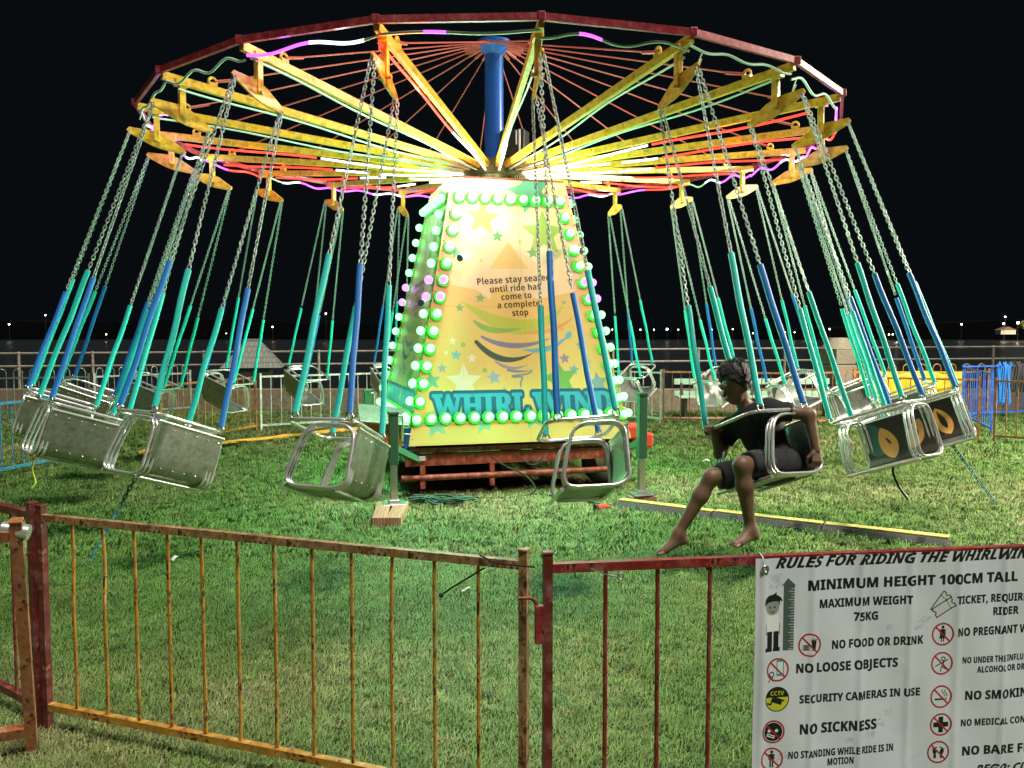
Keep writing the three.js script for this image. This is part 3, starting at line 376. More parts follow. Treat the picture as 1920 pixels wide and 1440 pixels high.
for (let k = 0; k < NA; k++) {
  const a = az(k), th = thetas[k], r = RP + LL * Math.sin(th), s = thing('swing_chair', swingLabels[k], 'swing chair', [C.x + Math.sin(a) * r, PIVOT - LL * Math.cos(th), C.z + Math.cos(a) * r], 0, 'swing chairs hung round the wheel');
  s.rotation.set(0, a - Math.PI / 2, th, 'YXZ'); swings.push(s);
  if (k === 0) { s.rotation.x = 0.066; const up = V(0, LL, 0).applyEuler(s.rotation); s.position.set(C.x + Math.sin(a) * RP - up.x, PIVOT - up.y, C.z + Math.cos(a) * RP - up.z); }   // this one trails a little
  const sub = (name, g, m, par = s) => { const o = new THREE.Mesh(g, m); o.name = name; o.castShadow = o.receiveShadow = true; par.add(o); return o; };
  seed = 40 + k;
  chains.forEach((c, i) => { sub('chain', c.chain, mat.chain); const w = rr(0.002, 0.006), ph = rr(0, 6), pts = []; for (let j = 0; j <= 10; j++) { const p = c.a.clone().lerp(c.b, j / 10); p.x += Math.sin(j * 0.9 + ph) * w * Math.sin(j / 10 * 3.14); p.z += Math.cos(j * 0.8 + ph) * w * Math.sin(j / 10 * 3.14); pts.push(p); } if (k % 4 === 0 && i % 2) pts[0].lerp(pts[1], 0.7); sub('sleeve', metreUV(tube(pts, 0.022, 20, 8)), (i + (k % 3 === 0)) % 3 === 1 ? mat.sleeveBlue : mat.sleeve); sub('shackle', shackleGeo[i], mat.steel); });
  sub('hoop_rail', hoopGeo, mat.chrome); const sh = sub('seat_shell', shellGeo, mat.alloy); sub('edge_tube', lipGeo, mat.chrome, sh); sub('rivets', rivetGeo, mat.steel, sh);
  for (const sx of [-1, 1]) for (const o of [0.3, 0.268, 0.236]) { const t = sub('side_tube', loopGeo, mat.chrome); t.position.x = sx * o; }
  if (k === 2 || k === 3) sub('printed_lining', liningGeo, lining[k - 2], sh);
  if (k === 17) sub('rope', metreUV(tube([V(0.26, -0.02, -0.1), V(0.25, -0.12, -0.1), V(0.2, -0.22, -0.12), V(0.21, -0.27, -0.11)], 0.007, 20, 6)), M(lin(0.5, 0.6, 0.06), 0.7));
  if (k === 3 || k === 18) { const g = chainGeo(V(0.1, -0.02, 0.1), V(0.26, -0.62, 0.12), 77); sub('dangling_chain', g, M(lin(0.03, 0.2, 0.22), 0.4, 0.2)); }
  if (k === 2 || k === 6 || k === 12) sub('belt', metreUV(tube([V(0.05, 0.01, 0.1), V(0.05, -0.06, 0.2), V(0.06, -0.18, 0.2), V(0.09, -0.28, 0.19)], 0.009, 16, 5)), mat.black);
}
// ---------------------------------------------------------------- barriers
// posts, rails and each upright bar are pieces of their own; A and B are the feet of the end posts
function barrier(name, label, A, B, H, m, o = {}) {
  const L = Math.hypot(B[0] - A[0], B[1] - A[1]), t = thing(name, label, 'barrier', [A[0], 0, A[1]], Math.atan2(-(B[1] - A[1]), B[0] - A[0]), o.group);
  const pw = o.pw ?? 0.032, low = o.low ?? 0.11, m2 = o.postMat ?? m, top = o.topMat ?? m; seed = o.sd ?? 5; const n = o.bars ?? 12, br = o.br ?? 0.0075;
  for (const x of [0, L]) { obj('end_post', [bx(pw, H + 0.035, pw, x, (H + 0.035) / 2, 0), rbx(pw + 0.006, 0.008, pw + 0.006, 0.002, x, H + 0.037, 0)], x ? (o.postMat2 ?? m2) : m2, t); if (o.feet) obj('foot', bx(0.04, 0.012, 0.45, x, 0.008, 0), m2, t); }
  obj('top_rail', bx(L - pw, pw, pw, L / 2, H - pw / 2, 0), top, t); obj('bottom_rail', bx(L - pw, pw, pw, L / 2, low, 0), o.lowMat ?? m, t);
  for (let i = 0; i < n; i++) {
    const x = o.at ? o.at(i) : L * (i + 1) / (n + 1), bend = o.bend?.[i] ?? rr(-0.003, 0.003), a = V(x, low + pw / 2 - 0.002, 0), b = V(x + rr(-0.003, 0.003), H - pw + 0.002, 0);
    obj('bar', Math.abs(bend) < 0.006 ? rod(a, b, br, 8) : tube([a, V(x + bend * 0.4, low + 0.2, bend * 0.3), V(x + bend, (H + low) * 0.55, bend), V(x + bend * 0.3, H - 0.18, 0), b], br, 20, 8), o.barMat ?? m, t);
  }
  return t;
}
const front = barrier('crowd_barrier', 'rusty yellow crowd barrier in the left foreground, bars chipped, first two bent', [-1.985, -3.49], [0.04, -2.765], 0.94, mat.yellowPaint, { bars: 12, topMat: mat.yellowRusty, sd: 3, bend: { 0: 0.022, 1: 0.028, 6: 0.008, 9: -0.009 }, br: 0.0068, pw: 0.029, postMat: mat.darkRed, postMat2: mat.yellowRusty });
obj('wire_tie', [poly([V(2.0, 0.95, 0.02), V(2.06, 0.93, 0.03), V(2.2, 0.93, 0.03)], 0.003, 5, 0.01), poly([V(1.86, 0.8, 0.03), V(1.9, 0.83, 0.03), V(2.02, 0.91, 0.03)], 0.0035, 5, 0.01), new THREE.SphereGeometry(0.009, 8, 6).translate(1.86, 0.8, 0.03)], mat.black, front);
const gate = barrier('crowd_barrier', 'dark red crowd barrier in the right foreground carrying the rules banner', [0.118, -2.73], [2.25, -3.03], 0.94, mat.redPaint, { bars: 11, at: (i) => 0.198 + 0.182 * i, sd: 4, pw: 0.03, br: 0.0078, postMat: mat.darkRed });
obj('hinge_bracket', [rbx(0.03, 0.13, 0.02, 0.003, -0.03, 0.74, 0.012), poly([V(-0.03, 0.79, 0.01), V(-0.05, 0.83, 0.01), V(-0.1, 0.83, 0.01)], 0.006, 6, 0.02)], mat.redPaint, gate);
obj('wire_end', [poly([V(0.14, 0.925, 0.03), V(0.2, 0.9, 0.03), V(0.23, 0.895, 0.03)], 0.003, 5, 0.01), new THREE.TorusGeometry(0.01, 0.003, 5, 10).translate(0.24, 0.895, 0.03)], mat.steel, gate);
barrier('crowd_barrier', 'dark red crowd barrier running off the left edge behind the yellow one', [-2.03, -3.5], [-3.75, -4.7], 0.95, mat.darkRed, { bars: 10, sd: 6, pw: 0.033 });
{ // leaning barrier at the very left, only its end is in view
  const b = barrier('crowd_barrier', 'orange brown barrier leaning toward the viewer at the left edge, silver clamp on top', [-1.945, -3.3], [-3.6, -2.6], 0.98, mat.brownPaint, { bars: 9, sd: 8, pw: 0.04, postMat: mat.brownPaint });
  b.rotation.set(-0.2, b.rotation.y, 0, 'YXZ');
  obj('clamp', [rod(V(-0.04, 0.965, 0), V(0.05, 0.98, 0.02), 0.03, 12), rod(V(0, 0.9, 0.022), V(0, 0.97, 0.022), 0.026, 12)], mat.chrome, b); obj('latch', beam(V(-0.035, 0.88, 0), V(-0.07, 0.72, 0.01), 0.012, 0.02), mat.darkRed, b);
}
barrier('crowd_barrier', 'light blue crowd barrier at the left edge in mid distance', [-6.12, -8.9], [-5.7, -11], 0.9, mat.blueGrey, { bars: 12, sd: 9 });
barrier('crowd_barrier', 'rusty yellow barrier at the back, left of the white one', [-5.1, -12.1], [-4.42, -14.38], 0.96, mat.yellowPaint, { bars: 13, sd: 10, feet: 1, barMat: mat.yellowPaint, topMat: mat.brownPaint, postMat2: mat.brownPaint });
barrier('crowd_barrier', 'white painted barrier at the back, left of the tower', [-4.34, -14.42], [-2.4, -15.75], 0.97, mat.whitePaint, { bars: 12, sd: 11, feet: 1 });
barrier('crowd_barrier', 'far barrier behind the tower, its right bars pale green grey', [0.7, -17.2], [2.79, -15.64], 0.98, mat.whitePaint, { bars: 13, sd: 12, feet: 1 });
barrier('crowd_barrier', 'dark red barrier at the back in front of the green bench', [2.83, -15.6], [4.98, -15.0], 1.0, mat.darkRed, { bars: 13, sd: 13, feet: 1, topMat: mat.brownPaint });
barrier('crowd_barrier', 'brown barrier at the back, left of the stone pillar', [5.02, -15.0], [6.6, -15.6], 1.0, mat.brownPaint, { bars: 10, sd: 14, feet: 1 });
barrier('crowd_barrier', 'brown barrier behind the outermost right chair, left of the blue barriers', [5.9, -13.9], [7.42, -13.25], 0.98, mat.brownPaint, { bars: 9, sd: 15, feet: 1 });
barrier('crowd_barrier', 'blue barrier at the right that comes toward the viewer', [8.9, -16.5], [8.05, -14.0], 1.04, mat.bluePaint, { bars: 13, sd: 16, feet: 1 });
barrier('crowd_barrier', 'farther blue barrier at the right edge with the jacket on it', [8.95, -16.55], [11.1, -17.3], 1.06, mat.bluePaint, { bars: 12, sd: 17, feet: 1 });
barrier('crowd_barrier', 'orange brown barrier at the right edge in mid distance', [7.5, -12.95], [8.9, -11.8], 0.98, mat.brownPaint, { bars: 11, sd: 18, feet: 1 });
// fairground hooped fences
function hoopFence(label, A, B, n, H, m) {
  const L = Math.hypot(B[0] - A[0], B[1] - A[1]), t = thing('hooped_fence', label, 'fence', [A[0], 0, A[1]], Math.atan2(-(B[1] - A[1]), B[0] - A[0]), 'hooped fences along the back'), p = L / n, hw = p * 0.27;
  for (let i = 0; i < n; i++) { const x = p * (i + 0.5), pts = [V(x - hw, 0.05, 0)]; for (let k = 0; k <= 6; k++) { const q = Math.PI * (1 - k / 6); pts.push(V(x + hw * Math.cos(q), H - hw + hw * Math.sin(q), 0)); } pts.push(V(x + hw, 0.05, 0)); obj('hoop', poly(pts, 0.012, 6, 0.01), m, t); }
  for (const y of [0.12, H - 0.17]) obj('rail', bx(L, 0.035, 0.012, L / 2, y, 0.019), m, t);
  for (const x of [0, L]) obj('post', bx(0.045, H - 0.1, 0.045, x, (H - 0.1) / 2, 0), m, t);
  return t;
}
hoopFence('silver hooped fence at the left edge in front of the sea railing', [-10.3, -15.6], [-8.3, -16.4], 8, 1.02, mat.galv);
hoopFence('silver hooped fence turning back, right of the edge one', [-8.2, -16.4], [-6.9, -17.9], 9, 1.02, mat.galv);
hoopFence('yellow hooped fence behind the tarpaulin at the right', [7.2, -17.6], [10.2, -17.9], 9, 1.05, mat.yellowPaint);
// ---------------------------------------------------------------- rules banner
{
  const [c, g] = canvas(2048, 1289); seed = 91; g.fillStyle = '#d3dae4'; g.fillRect(0, 0, 2048, 1289);
  for (let i = 0; i < 500; i++) { g.globalAlpha = rr(0.01, 0.04); g.fillStyle = rnd() < 0.5 ? '#8a92a0' : '#fff'; g.beginPath(); g.ellipse(rr(0, 2048), rr(0, 1289), rr(10, 120), rr(6, 60), rr(0, 3), 0, 7); g.fill(); }
  for (const [x, y, r] of [[730, 380, 16], [905, 372, 40], [690, 880, 24], [640, 930, 26], [520, 960, 22], [110, 120, 40], [160, 1010, 30], [735, 830, 20], [930, 350, 22]]) for (let i = 0; i < 26; i++) { g.globalAlpha = rr(0.03, 0.12); g.fillStyle = '#4a4a4a'; g.beginPath(); g.ellipse(x + rr(-r, r), y + rr(-r, r) * 0.8, rr(2, r * 0.5), rr(1, r * 0.3), -0.6, 0, 7); g.fill(); }
  g.globalAlpha = 1; const ink = '#15181a', red = '#a6262c';
  const T = (s, x0, x1, base, cap, ital) => { g.save(); g.font = (ital ? 'italic ' : '') + 'bold 100px sans-serif'; const w = g.measureText(s).width; g.translate(x0, base); if (ital) g.transform(1, 0, -0.16, 1, 0, 0); g.scale((x1 - x0) / w, cap / 71); g.fillStyle = ink; g.strokeStyle = ink; g.lineWidth = 5; g.lineJoin = 'round'; g.strokeText(s, 0, 0); g.fillText(s, 0, 0); g.restore(); };
  T('RULES FOR RIDING THE WHIRLWIND', 97, 1546, 52, 50, 1); T('MINIMUM HEIGHT 100CM TALL', 272, 1440, 171, 50); T('MAXIMUM WEIGHT', 338, 847, 264, 42); T('75KG', 532, 668, 341, 42); T('NO FOOD OR DRINK', 409, 915, 477, 42); T('NO LOOSE OBJECTS', 220, 782, 592, 46); T('SECURITY CAMERAS IN USE', 243, 908, 749, 40); T('NO SICKNESS', 244, 671, 909, 50); T('NO STANDING WHILE RIDE IS IN', 188, 770, 1033, 36); T('MOTION', 401, 549, 1083, 34);
  T('TICKET, REQUIRED PER', 1090, 1643, 276, 40); T('RIDER', 1301, 1452, 346, 40); T('NO PREGNANT WOMEN', 1098, 1660, 447, 42); T('NO UNDER THE INFLUENCE', 1136, 1578, 593, 32); T('ALCOHOL OR DRUGS', 1221, 1570, 646, 32); T('NO SMOKING', 1157, 1569, 790, 46); T('NO MEDICAL CONDITIONS', 1140, 1689, 930, 34); T('NO BARE FEET', 1150, 1617, 1087, 46); T('REGO: CLASS', 1229, 1620, 1190, 44, 1);
  g.save(); g.font = 'italic bold 60px sans-serif'; g.fillStyle = red; g.fillText('RISK!', 690, 1188); g.restore();
  const ban = (x, y, f, r = 56) => { g.save(); g.translate(x, y); g.fillStyle = g.strokeStyle = ink; f(); g.strokeStyle = red; g.lineWidth = 9; g.beginPath(); g.arc(0, 0, r, 0, 7); g.stroke(); g.beginPath(); g.moveTo(-r * 0.7, -r * 0.7); g.lineTo(r * 0.7, r * 0.7); g.stroke(); g.restore(); };
  const man = (k = 1, skirt) => { g.beginPath(); g.arc(0, -38 * k, 8 * k, 0, 7); g.fill(); g.fillRect(-11 * k, -28 * k, 22 * k, 32 * k); g.fillRect(-16 * k, -26 * k, 4 * k, 28 * k); g.fillRect(12 * k, -26 * k, 4 * k, 28 * k); if (skirt) { g.beginPath(); g.moveTo(-10, -4); g.lineTo(-20, 22); g.lineTo(20, 22); g.lineTo(12, -4); g.fill(); g.fillRect(-9, 22, 6, 18); g.fillRect(3, 22, 6, 18); } else { g.fillRect(-10 * k, 4 * k, 8 * k, 40 * k); g.fillRect(2 * k, 4 * k, 8 * k, 40 * k); } };
  ban(293, 451, () => { g.beginPath(); g.moveTo(6, -24); g.lineTo(36, -24); g.lineTo(30, 28); g.lineTo(12, 28); g.fill(); g.fillRect(4, -30, 34, 5); g.lineWidth = 3; g.beginPath(); g.moveTo(18, -30); g.lineTo(14, -42); g.stroke(); for (const y of [4, 14, 24]) { g.beginPath(); g.ellipse(-18, y, 20, 4, 0, 0, 7); g.fill(); } });
  ban(124, 568, () => { g.fillStyle = '#3f8f98'; g.fillRect(-6, -50, 40, 82); g.fillStyle = '#d5e4e4'; g.fillRect(-1, -40, 30, 60); g.fillStyle = ink; g.lineWidth = 5; g.beginPath(); g.arc(-32, 22, 12, 0, 7); g.stroke(); g.beginPath(); g.moveTo(-34, 34); g.lineTo(-48, 62); g.moveTo(-28, 34); g.lineTo(-26, 58); g.stroke(); });
  g.save(); g.translate(124, 719); g.fillStyle = '#15181a'; g.beginPath(); g.arc(0, 0, 64, 0, 7); g.fill(); g.fillStyle = '#c8c832'; g.beginPath(); g.arc(0, 0, 59, 0.02, Math.PI - 0.02); g.fill(); g.fillRect(-59, -10, 118, 12); g.font = 'bold 30px sans-serif'; g.textAlign = 'center'; g.fillText('CCTV', 0, -20); g.fillStyle = '#15181a'; g.rotate(0.35); g.fillRect(-28, 0, 58, 22); g.fillRect(-22, -8, 62, 8); g.fillRect(-26, 20, 8, 20); g.fillRect(-44, 32, 22, 8); g.restore(); g.textAlign = 'left';
  ban(108, 888, () => { g.beginPath(); g.arc(0, 0, 48, 0, 7); g.fill(); g.fillStyle = '#e4e6e6'; for (const x of [-20, 18]) { g.beginPath(); g.arc(x, -6, 9, 0, 7); g.fill(); } g.save(); g.rotate(0.35); g.fillRect(-26, 16, 44, 16); g.fillStyle = ink; g.fillRect(-22, 22, 36, 4); g.restore(); });
  ban(104, 1031, () => man()); ban(1024, 434, () => man(1, 1)); ban(1024, 588, () => { g.lineWidth = 5; g.beginPath(); g.arc(8, -24, 10, 0, 7); g.stroke(); g.beginPath(); g.moveTo(6, -14); g.quadraticCurveTo(16, 2, 0, 16); g.quadraticCurveTo(-6, 30, -4, 44); g.moveTo(0, 16); g.lineTo(30, 34); g.moveTo(8, -6); g.lineTo(-36, 14); g.moveTo(8, -6); g.lineTo(36, -20); g.stroke(); });
  ban(1025, 764, () => { g.fillRect(-36, 8, 56, 9); g.fillRect(24, 8, 8, 9); g.lineWidth = 4; g.beginPath(); g.moveTo(28, 0); g.bezierCurveTo(48, -16, 8, -20, 24, -36); g.moveTo(16, 0); g.bezierCurveTo(30, -14, -4, -20, 8, -38); g.stroke(); });
  ban(1028, 912, () => { g.fillRect(-13, -42, 26, 84); g.fillRect(-42, -13, 84, 26); });
  ban(1019, 1059, () => { for (const s of [-1, 1]) { g.beginPath(); g.ellipse(s * 20, -4, 11, 16, s * 0.2, 0, 7); g.fill(); g.beginPath(); g.ellipse(s * 18, 22, 8, 12, 0, 0, 7); g.fill(); for (let i = 0; i < 5; i++) { g.beginPath(); g.arc(s * (10 + i * 6), -26 + i * 2.4, 3.6 - i * 0.4, 0, 7); g.fill(); } } });
  // two tickets
  g.lineWidth = 5; g.strokeStyle = ink; for (const [x, y, r] of [[1008, 268, -0.95], [1024, 292, -0.55]]) { g.save(); g.translate(x, y); g.rotate(r); g.fillStyle = '#cfd4d4'; g.beginPath(); g.moveTo(-58, -26); g.lineTo(58, -26); g.lineTo(58, -9); g.arc(58, 0, 9, -Math.PI / 2, Math.PI / 2, true); g.lineTo(58, 26); g.lineTo(-58, 26); g.lineTo(-58, 9); g.arc(-58, 0, 9, Math.PI / 2, -Math.PI / 2, true); g.closePath(); g.fill(); g.stroke(); g.setLineDash([8, 6]); g.beginPath(); g.moveTo(30, -24); g.lineTo(30, 24); g.stroke(); g.restore(); }
  // child beside a height arrow
  g.fillStyle = '#4c5a58'; g.beginPath(); g.moveTo(172, 104); g.lineTo(140, 142); g.lineTo(150, 142); g.lineTo(150, 472); g.lineTo(208, 472); g.lineTo(208, 142); g.lineTo(214, 142); g.closePath(); g.fill(); g.fillStyle = '#cfd4d4'; for (let y = 156; y < 468; y += 14) g.fillRect(208 - ((y / 14 | 0) % 3 ? 18 : 30), y, (y / 14 | 0) % 3 ? 18 : 30, 3);
  g.fillStyle = '#8d9490'; g.beginPath(); g.ellipse(90, 245, 38, 42, 0, 0, 7); g.fill(); g.fillRect(52, 330, 16, 56); g.fillRect(118, 330, 16, 56); g.fillStyle = ink; g.beginPath(); g.moveTo(48, 240); g.quadraticCurveTo(40, 186, 92, 184); g.lineTo(112, 172); g.lineTo(112, 186); g.quadraticCurveTo(140, 196, 146, 220); g.lineTo(132, 216); g.lineTo(130, 240); g.lineTo(122, 220); g.quadraticCurveTo(90, 214, 58, 226); g.closePath(); g.fill(); for (const x of [76, 104]) { g.beginPath(); g.arc(x, 248, 5, 0, 7); g.fill(); } g.lineWidth = 4; g.beginPath(); g.arc(90, 262, 12, 0.3, 2.8); g.stroke(); g.fillStyle = '#e6e9e9'; g.fillRect(58, 288, 70, 82); g.fillStyle = ink; g.fillRect(62, 370, 28, 84); g.fillRect(98, 370, 28, 84); g.fillRect(52, 452, 38, 20); g.fillRect(96, 452, 38, 20);
  const W = 1.406, Hh = 0.885, g3 = new THREE.PlaneGeometry(W, Hh, 150, 24), p = g3.attributes.position;
  for (let i = 0; i < p.count; i++) { const s = p.getX(i) + W / 2, y = p.getY(i), ph = ((s + 0.714 - 0.198) / 0.182) % 1, q = Math.min(ph, 1 - ph) * 0.182; p.setZ(i, 0.0075 * Math.exp(-((q / 0.011) ** 2)) + 0.003 * Math.sin(s * 9 + y * 3) + 0.002 * Math.sin(s * 23 + y * 9) + 0.004 * Math.exp(-(((s - 0.03 - 0.05 * y) / 0.03) ** 2))); }
  g3.computeVertexNormals(); const back = g3.clone(); back.translate(0, 0, -0.0012); const ix = back.index.array; for (let i = 0; i < ix.length; i += 3) { const t = ix[i]; ix[i] = ix[i + 1]; ix[i + 1] = t; } back.computeVertexNormals();
  const b = thing('rules_banner', 'white vinyl banner of ride rules tied to the dark red barrier', 'banner', [0.118, 0, -2.73], Math.atan2(0.3, 2.132)); const sheetM = obj('vinyl_sheet', [g3, back].map((q) => q.translate(0.714 + W / 2, 0.935 - Hh / 2, 0.024)), new THREE.MeshStandardMaterial({ map: ctex(c), roughness: 0.42 }), b, false);
  for (const [x, y] of [[0.745, 0.9], [2.08, 0.9]]) obj('eyelet', new THREE.TorusGeometry(0.011, 0.004, 6, 14).translate(x, y, 0.034), mat.steel, b);
  obj('cable_tie', poly([V(0.742, 0.9, 0.035), V(0.738, 0.94, 0.03), V(0.738, 0.95, 0), V(0.74, 0.92, -0.025)], 0.0022, 5, 0.01), M(lin(0.8, 0.8, 0.8), 0.4), b);
}
// ---------------------------------------------------------------- things on the lawn
{
  const dir = V(0.05, 0, 1).normalize();
  [[-1.19, 'left timber packing block under the front left jack leg'], [-1.045, 'right timber packing block under the front left jack leg']].forEach(([x, l], i) => { const o = obj('timber_block', rbx(0.13, 0.09, 0.72, 0.005, 0, 0.05, 0), mat.wood); o.position.set(x, 0, -7.58); o.rotation.y = 0.09 - i * 0.06; tag(o, l, 'timber block', 'timber packing under the jacks'); });
  const o = obj('timber_block', rbx(0.26, 0.08, 0.2, 0.006, 0, 0.046, 0), mat.wood); o.position.set(1.29, 0, -8.28); o.rotation.y = 0.2; tag(o, 'short timber block under the front right jack leg', 'timber block', 'timber packing under the jacks');
  [[-1.87, -10.8, 'left'], [1.3, -12, 'right']].forEach(([x, z, s]) => { const q = obj('timber_block', rbx(0.26, 0.08, 0.22, 0.006, 0, 0.046, 0), mat.wood); q.position.set(x, 0, z); tag(q, `timber block under the rear ${s} jack leg`, 'timber block', 'timber packing under the jacks'); });
  // rubber cable ramp in linked lengths
  const A = V(1.06, 0, -8.16), B = V(3.5, 0, -6.6), n = 3, L = A.distanceTo(B) / n, turn = Math.atan2(-(B.z - A.z), B.x - A.x), names = ['cable ramp length nearest the tower', 'middle length of the yellow topped cable ramp', 'cable ramp length farthest from the tower, behind the rules banner'];
  const prof = new THREE.Shape(); [[-0.14, 0], [-0.055, 0.052], [0.055, 0.052], [0.14, 0]].forEach(([x, y], i) => i ? prof.lineTo(x, y) : prof.moveTo(x, y));
  for (let i = 0; i < n; i++) {
    const p = A.clone().lerp(B, i / n), t = thing('cable_ramp', names[i], 'cable ramp', [p.x, 0.012, p.z], turn + (i - 1) * 0.03, 'linked cable ramp lengths');
    const ridges = []; for (let x = 0.03; x < L - 0.03; x += 0.022) ridges.push(bx(0.008, 0.005, 0.072, 0, 0, 0).rotateX(0.547).translate(x, 0.029, 0.0985));
    obj('rubber_base', [new THREE.ExtrudeGeometry(prof, { depth: L - 0.012, bevelEnabled: false }).rotateY(Math.PI / 2), ...ridges], M(lin(0.075, 0.075, 0.073), 0.8), t); obj('yellow_lid', rbx(L - 0.02, 0.012, 0.1, 0.004, L / 2, 0.06, 0), M(0xffffff, 0.6, 0, { map: chipped('#d9c063', ['#7b6a30', '#a3904a'], 0.8, 20 + i) }), t);
    obj('connector_slot', [bx(0.06, 0.012, 0.07, 0, 0, 0).rotateX(0.547).translate(0.2, 0.026, 0.1), bx(0.06, 0.012, 0.07, 0, 0, 0).rotateX(0.547).translate(L - 0.2, 0.026, 0.1)], mat.black, t);
  }
  const cb = obj('power_cable', [tube([V(0.75, 0.03, -8.3), V(0.9, 0.03, -8.05), V(1.05, 0.035, -8.14), V(1.2, 0.04, -8.26)], 0.012, 30, 6), tube([V(0.2, 0.02, -8.7), V(0.5, 0.03, -8.5), V(0.75, 0.03, -8.3)], 0.012, 20, 6)], mat.rubber); tag(cb, 'black power cable on the grass between tower and cable ramp', 'cable');
  seed = 66; const heap = []; for (let i = 0; i < 7; i++) { const pts = []; let a = rr(0, 6); for (let k = 0; k < 12; k++) { a += rr(0.3, 1); pts.push(V(-0.75 + Math.cos(a) * rr(0.1, 0.42), 0.02 + rr(0, 0.07), -8.25 + Math.sin(a) * rr(0.06, 0.2))); } heap.push(tube(pts, rr(0.006, 0.012), 50, 5)); } tag(obj('cable_heap', heap, M(lin(0.02, 0.09, 0.06), 0.5)), 'tangled heap of dark cables on the grass under the trailer', 'cable');
  [[-0.3, -5.35, 0.05, 'scrap of white paper on the grass beyond the yellow front barrier'], [-2.5, -6.1, 0.06, 'scrap of white paper on the grass below the grey backed chairs'], [2.55, -10.9, 0.09, 'scrap of white paper on the grass right of the trailer']].forEach(([x, z, s, l], i) => { const g = new THREE.BoxGeometry(s, 0.0015, s * 0.6, 6, 1, 4), p = g.attributes.position; for (let j = 0; j < p.count; j++) p.setY(j, p.getY(j) + 0.012 * Math.sin(p.getX(j) * 60 + i) + 0.01 * Math.cos(p.getZ(j) * 70)); g.computeVertexNormals(); const o = obj('paper_scrap', g, M(lin(0.7, 0.7, 0.68), 0.8)); o.position.set(x, 0.036, z); o.rotation.y = i * 1.3; tag(o, l, 'litter', 'scraps of paper on the grass'); });
  const kit = thing('red_connector', 'small red plug lying on the grass in front of the trailer', 'plug', [0.86, 0.0, -7.95], 0.5); obj('plug_body', [rod(V(-0.05, 0.035, 0), V(0.05, 0.035, 0), 0.03, 12), rod(V(0.05, 0.035, 0), V(0.09, 0.03, 0), 0.018, 10)], mat.brightRed, kit); obj('plug_cap', rod(V(-0.075, 0.035, 0), V(-0.05, 0.035, 0), 0.034, 12), mat.black, kit);
  seed = 88; const ho = []; for (let i = 0; i < 6; i++) { const pts = []; for (let k = 0; k <= 14; k++) { const t = k / 14, x = -5.2 + t * 3.1, z = -11.9 - t * 3.6 + rr(-0.12, 0.12) + 0.25; pts.push(V(x + rr(-0.05, 0.05), 0.03 + 0.012 * (i % 3), z)); } ho.push(tube(pts, 0.012, 60, 5)); } tag(obj('orange_cables', ho, M(lin(0.62, 0.26, 0.03), 0.5)), 'bundle of orange cables on the grass along the back barriers', 'cable');
}
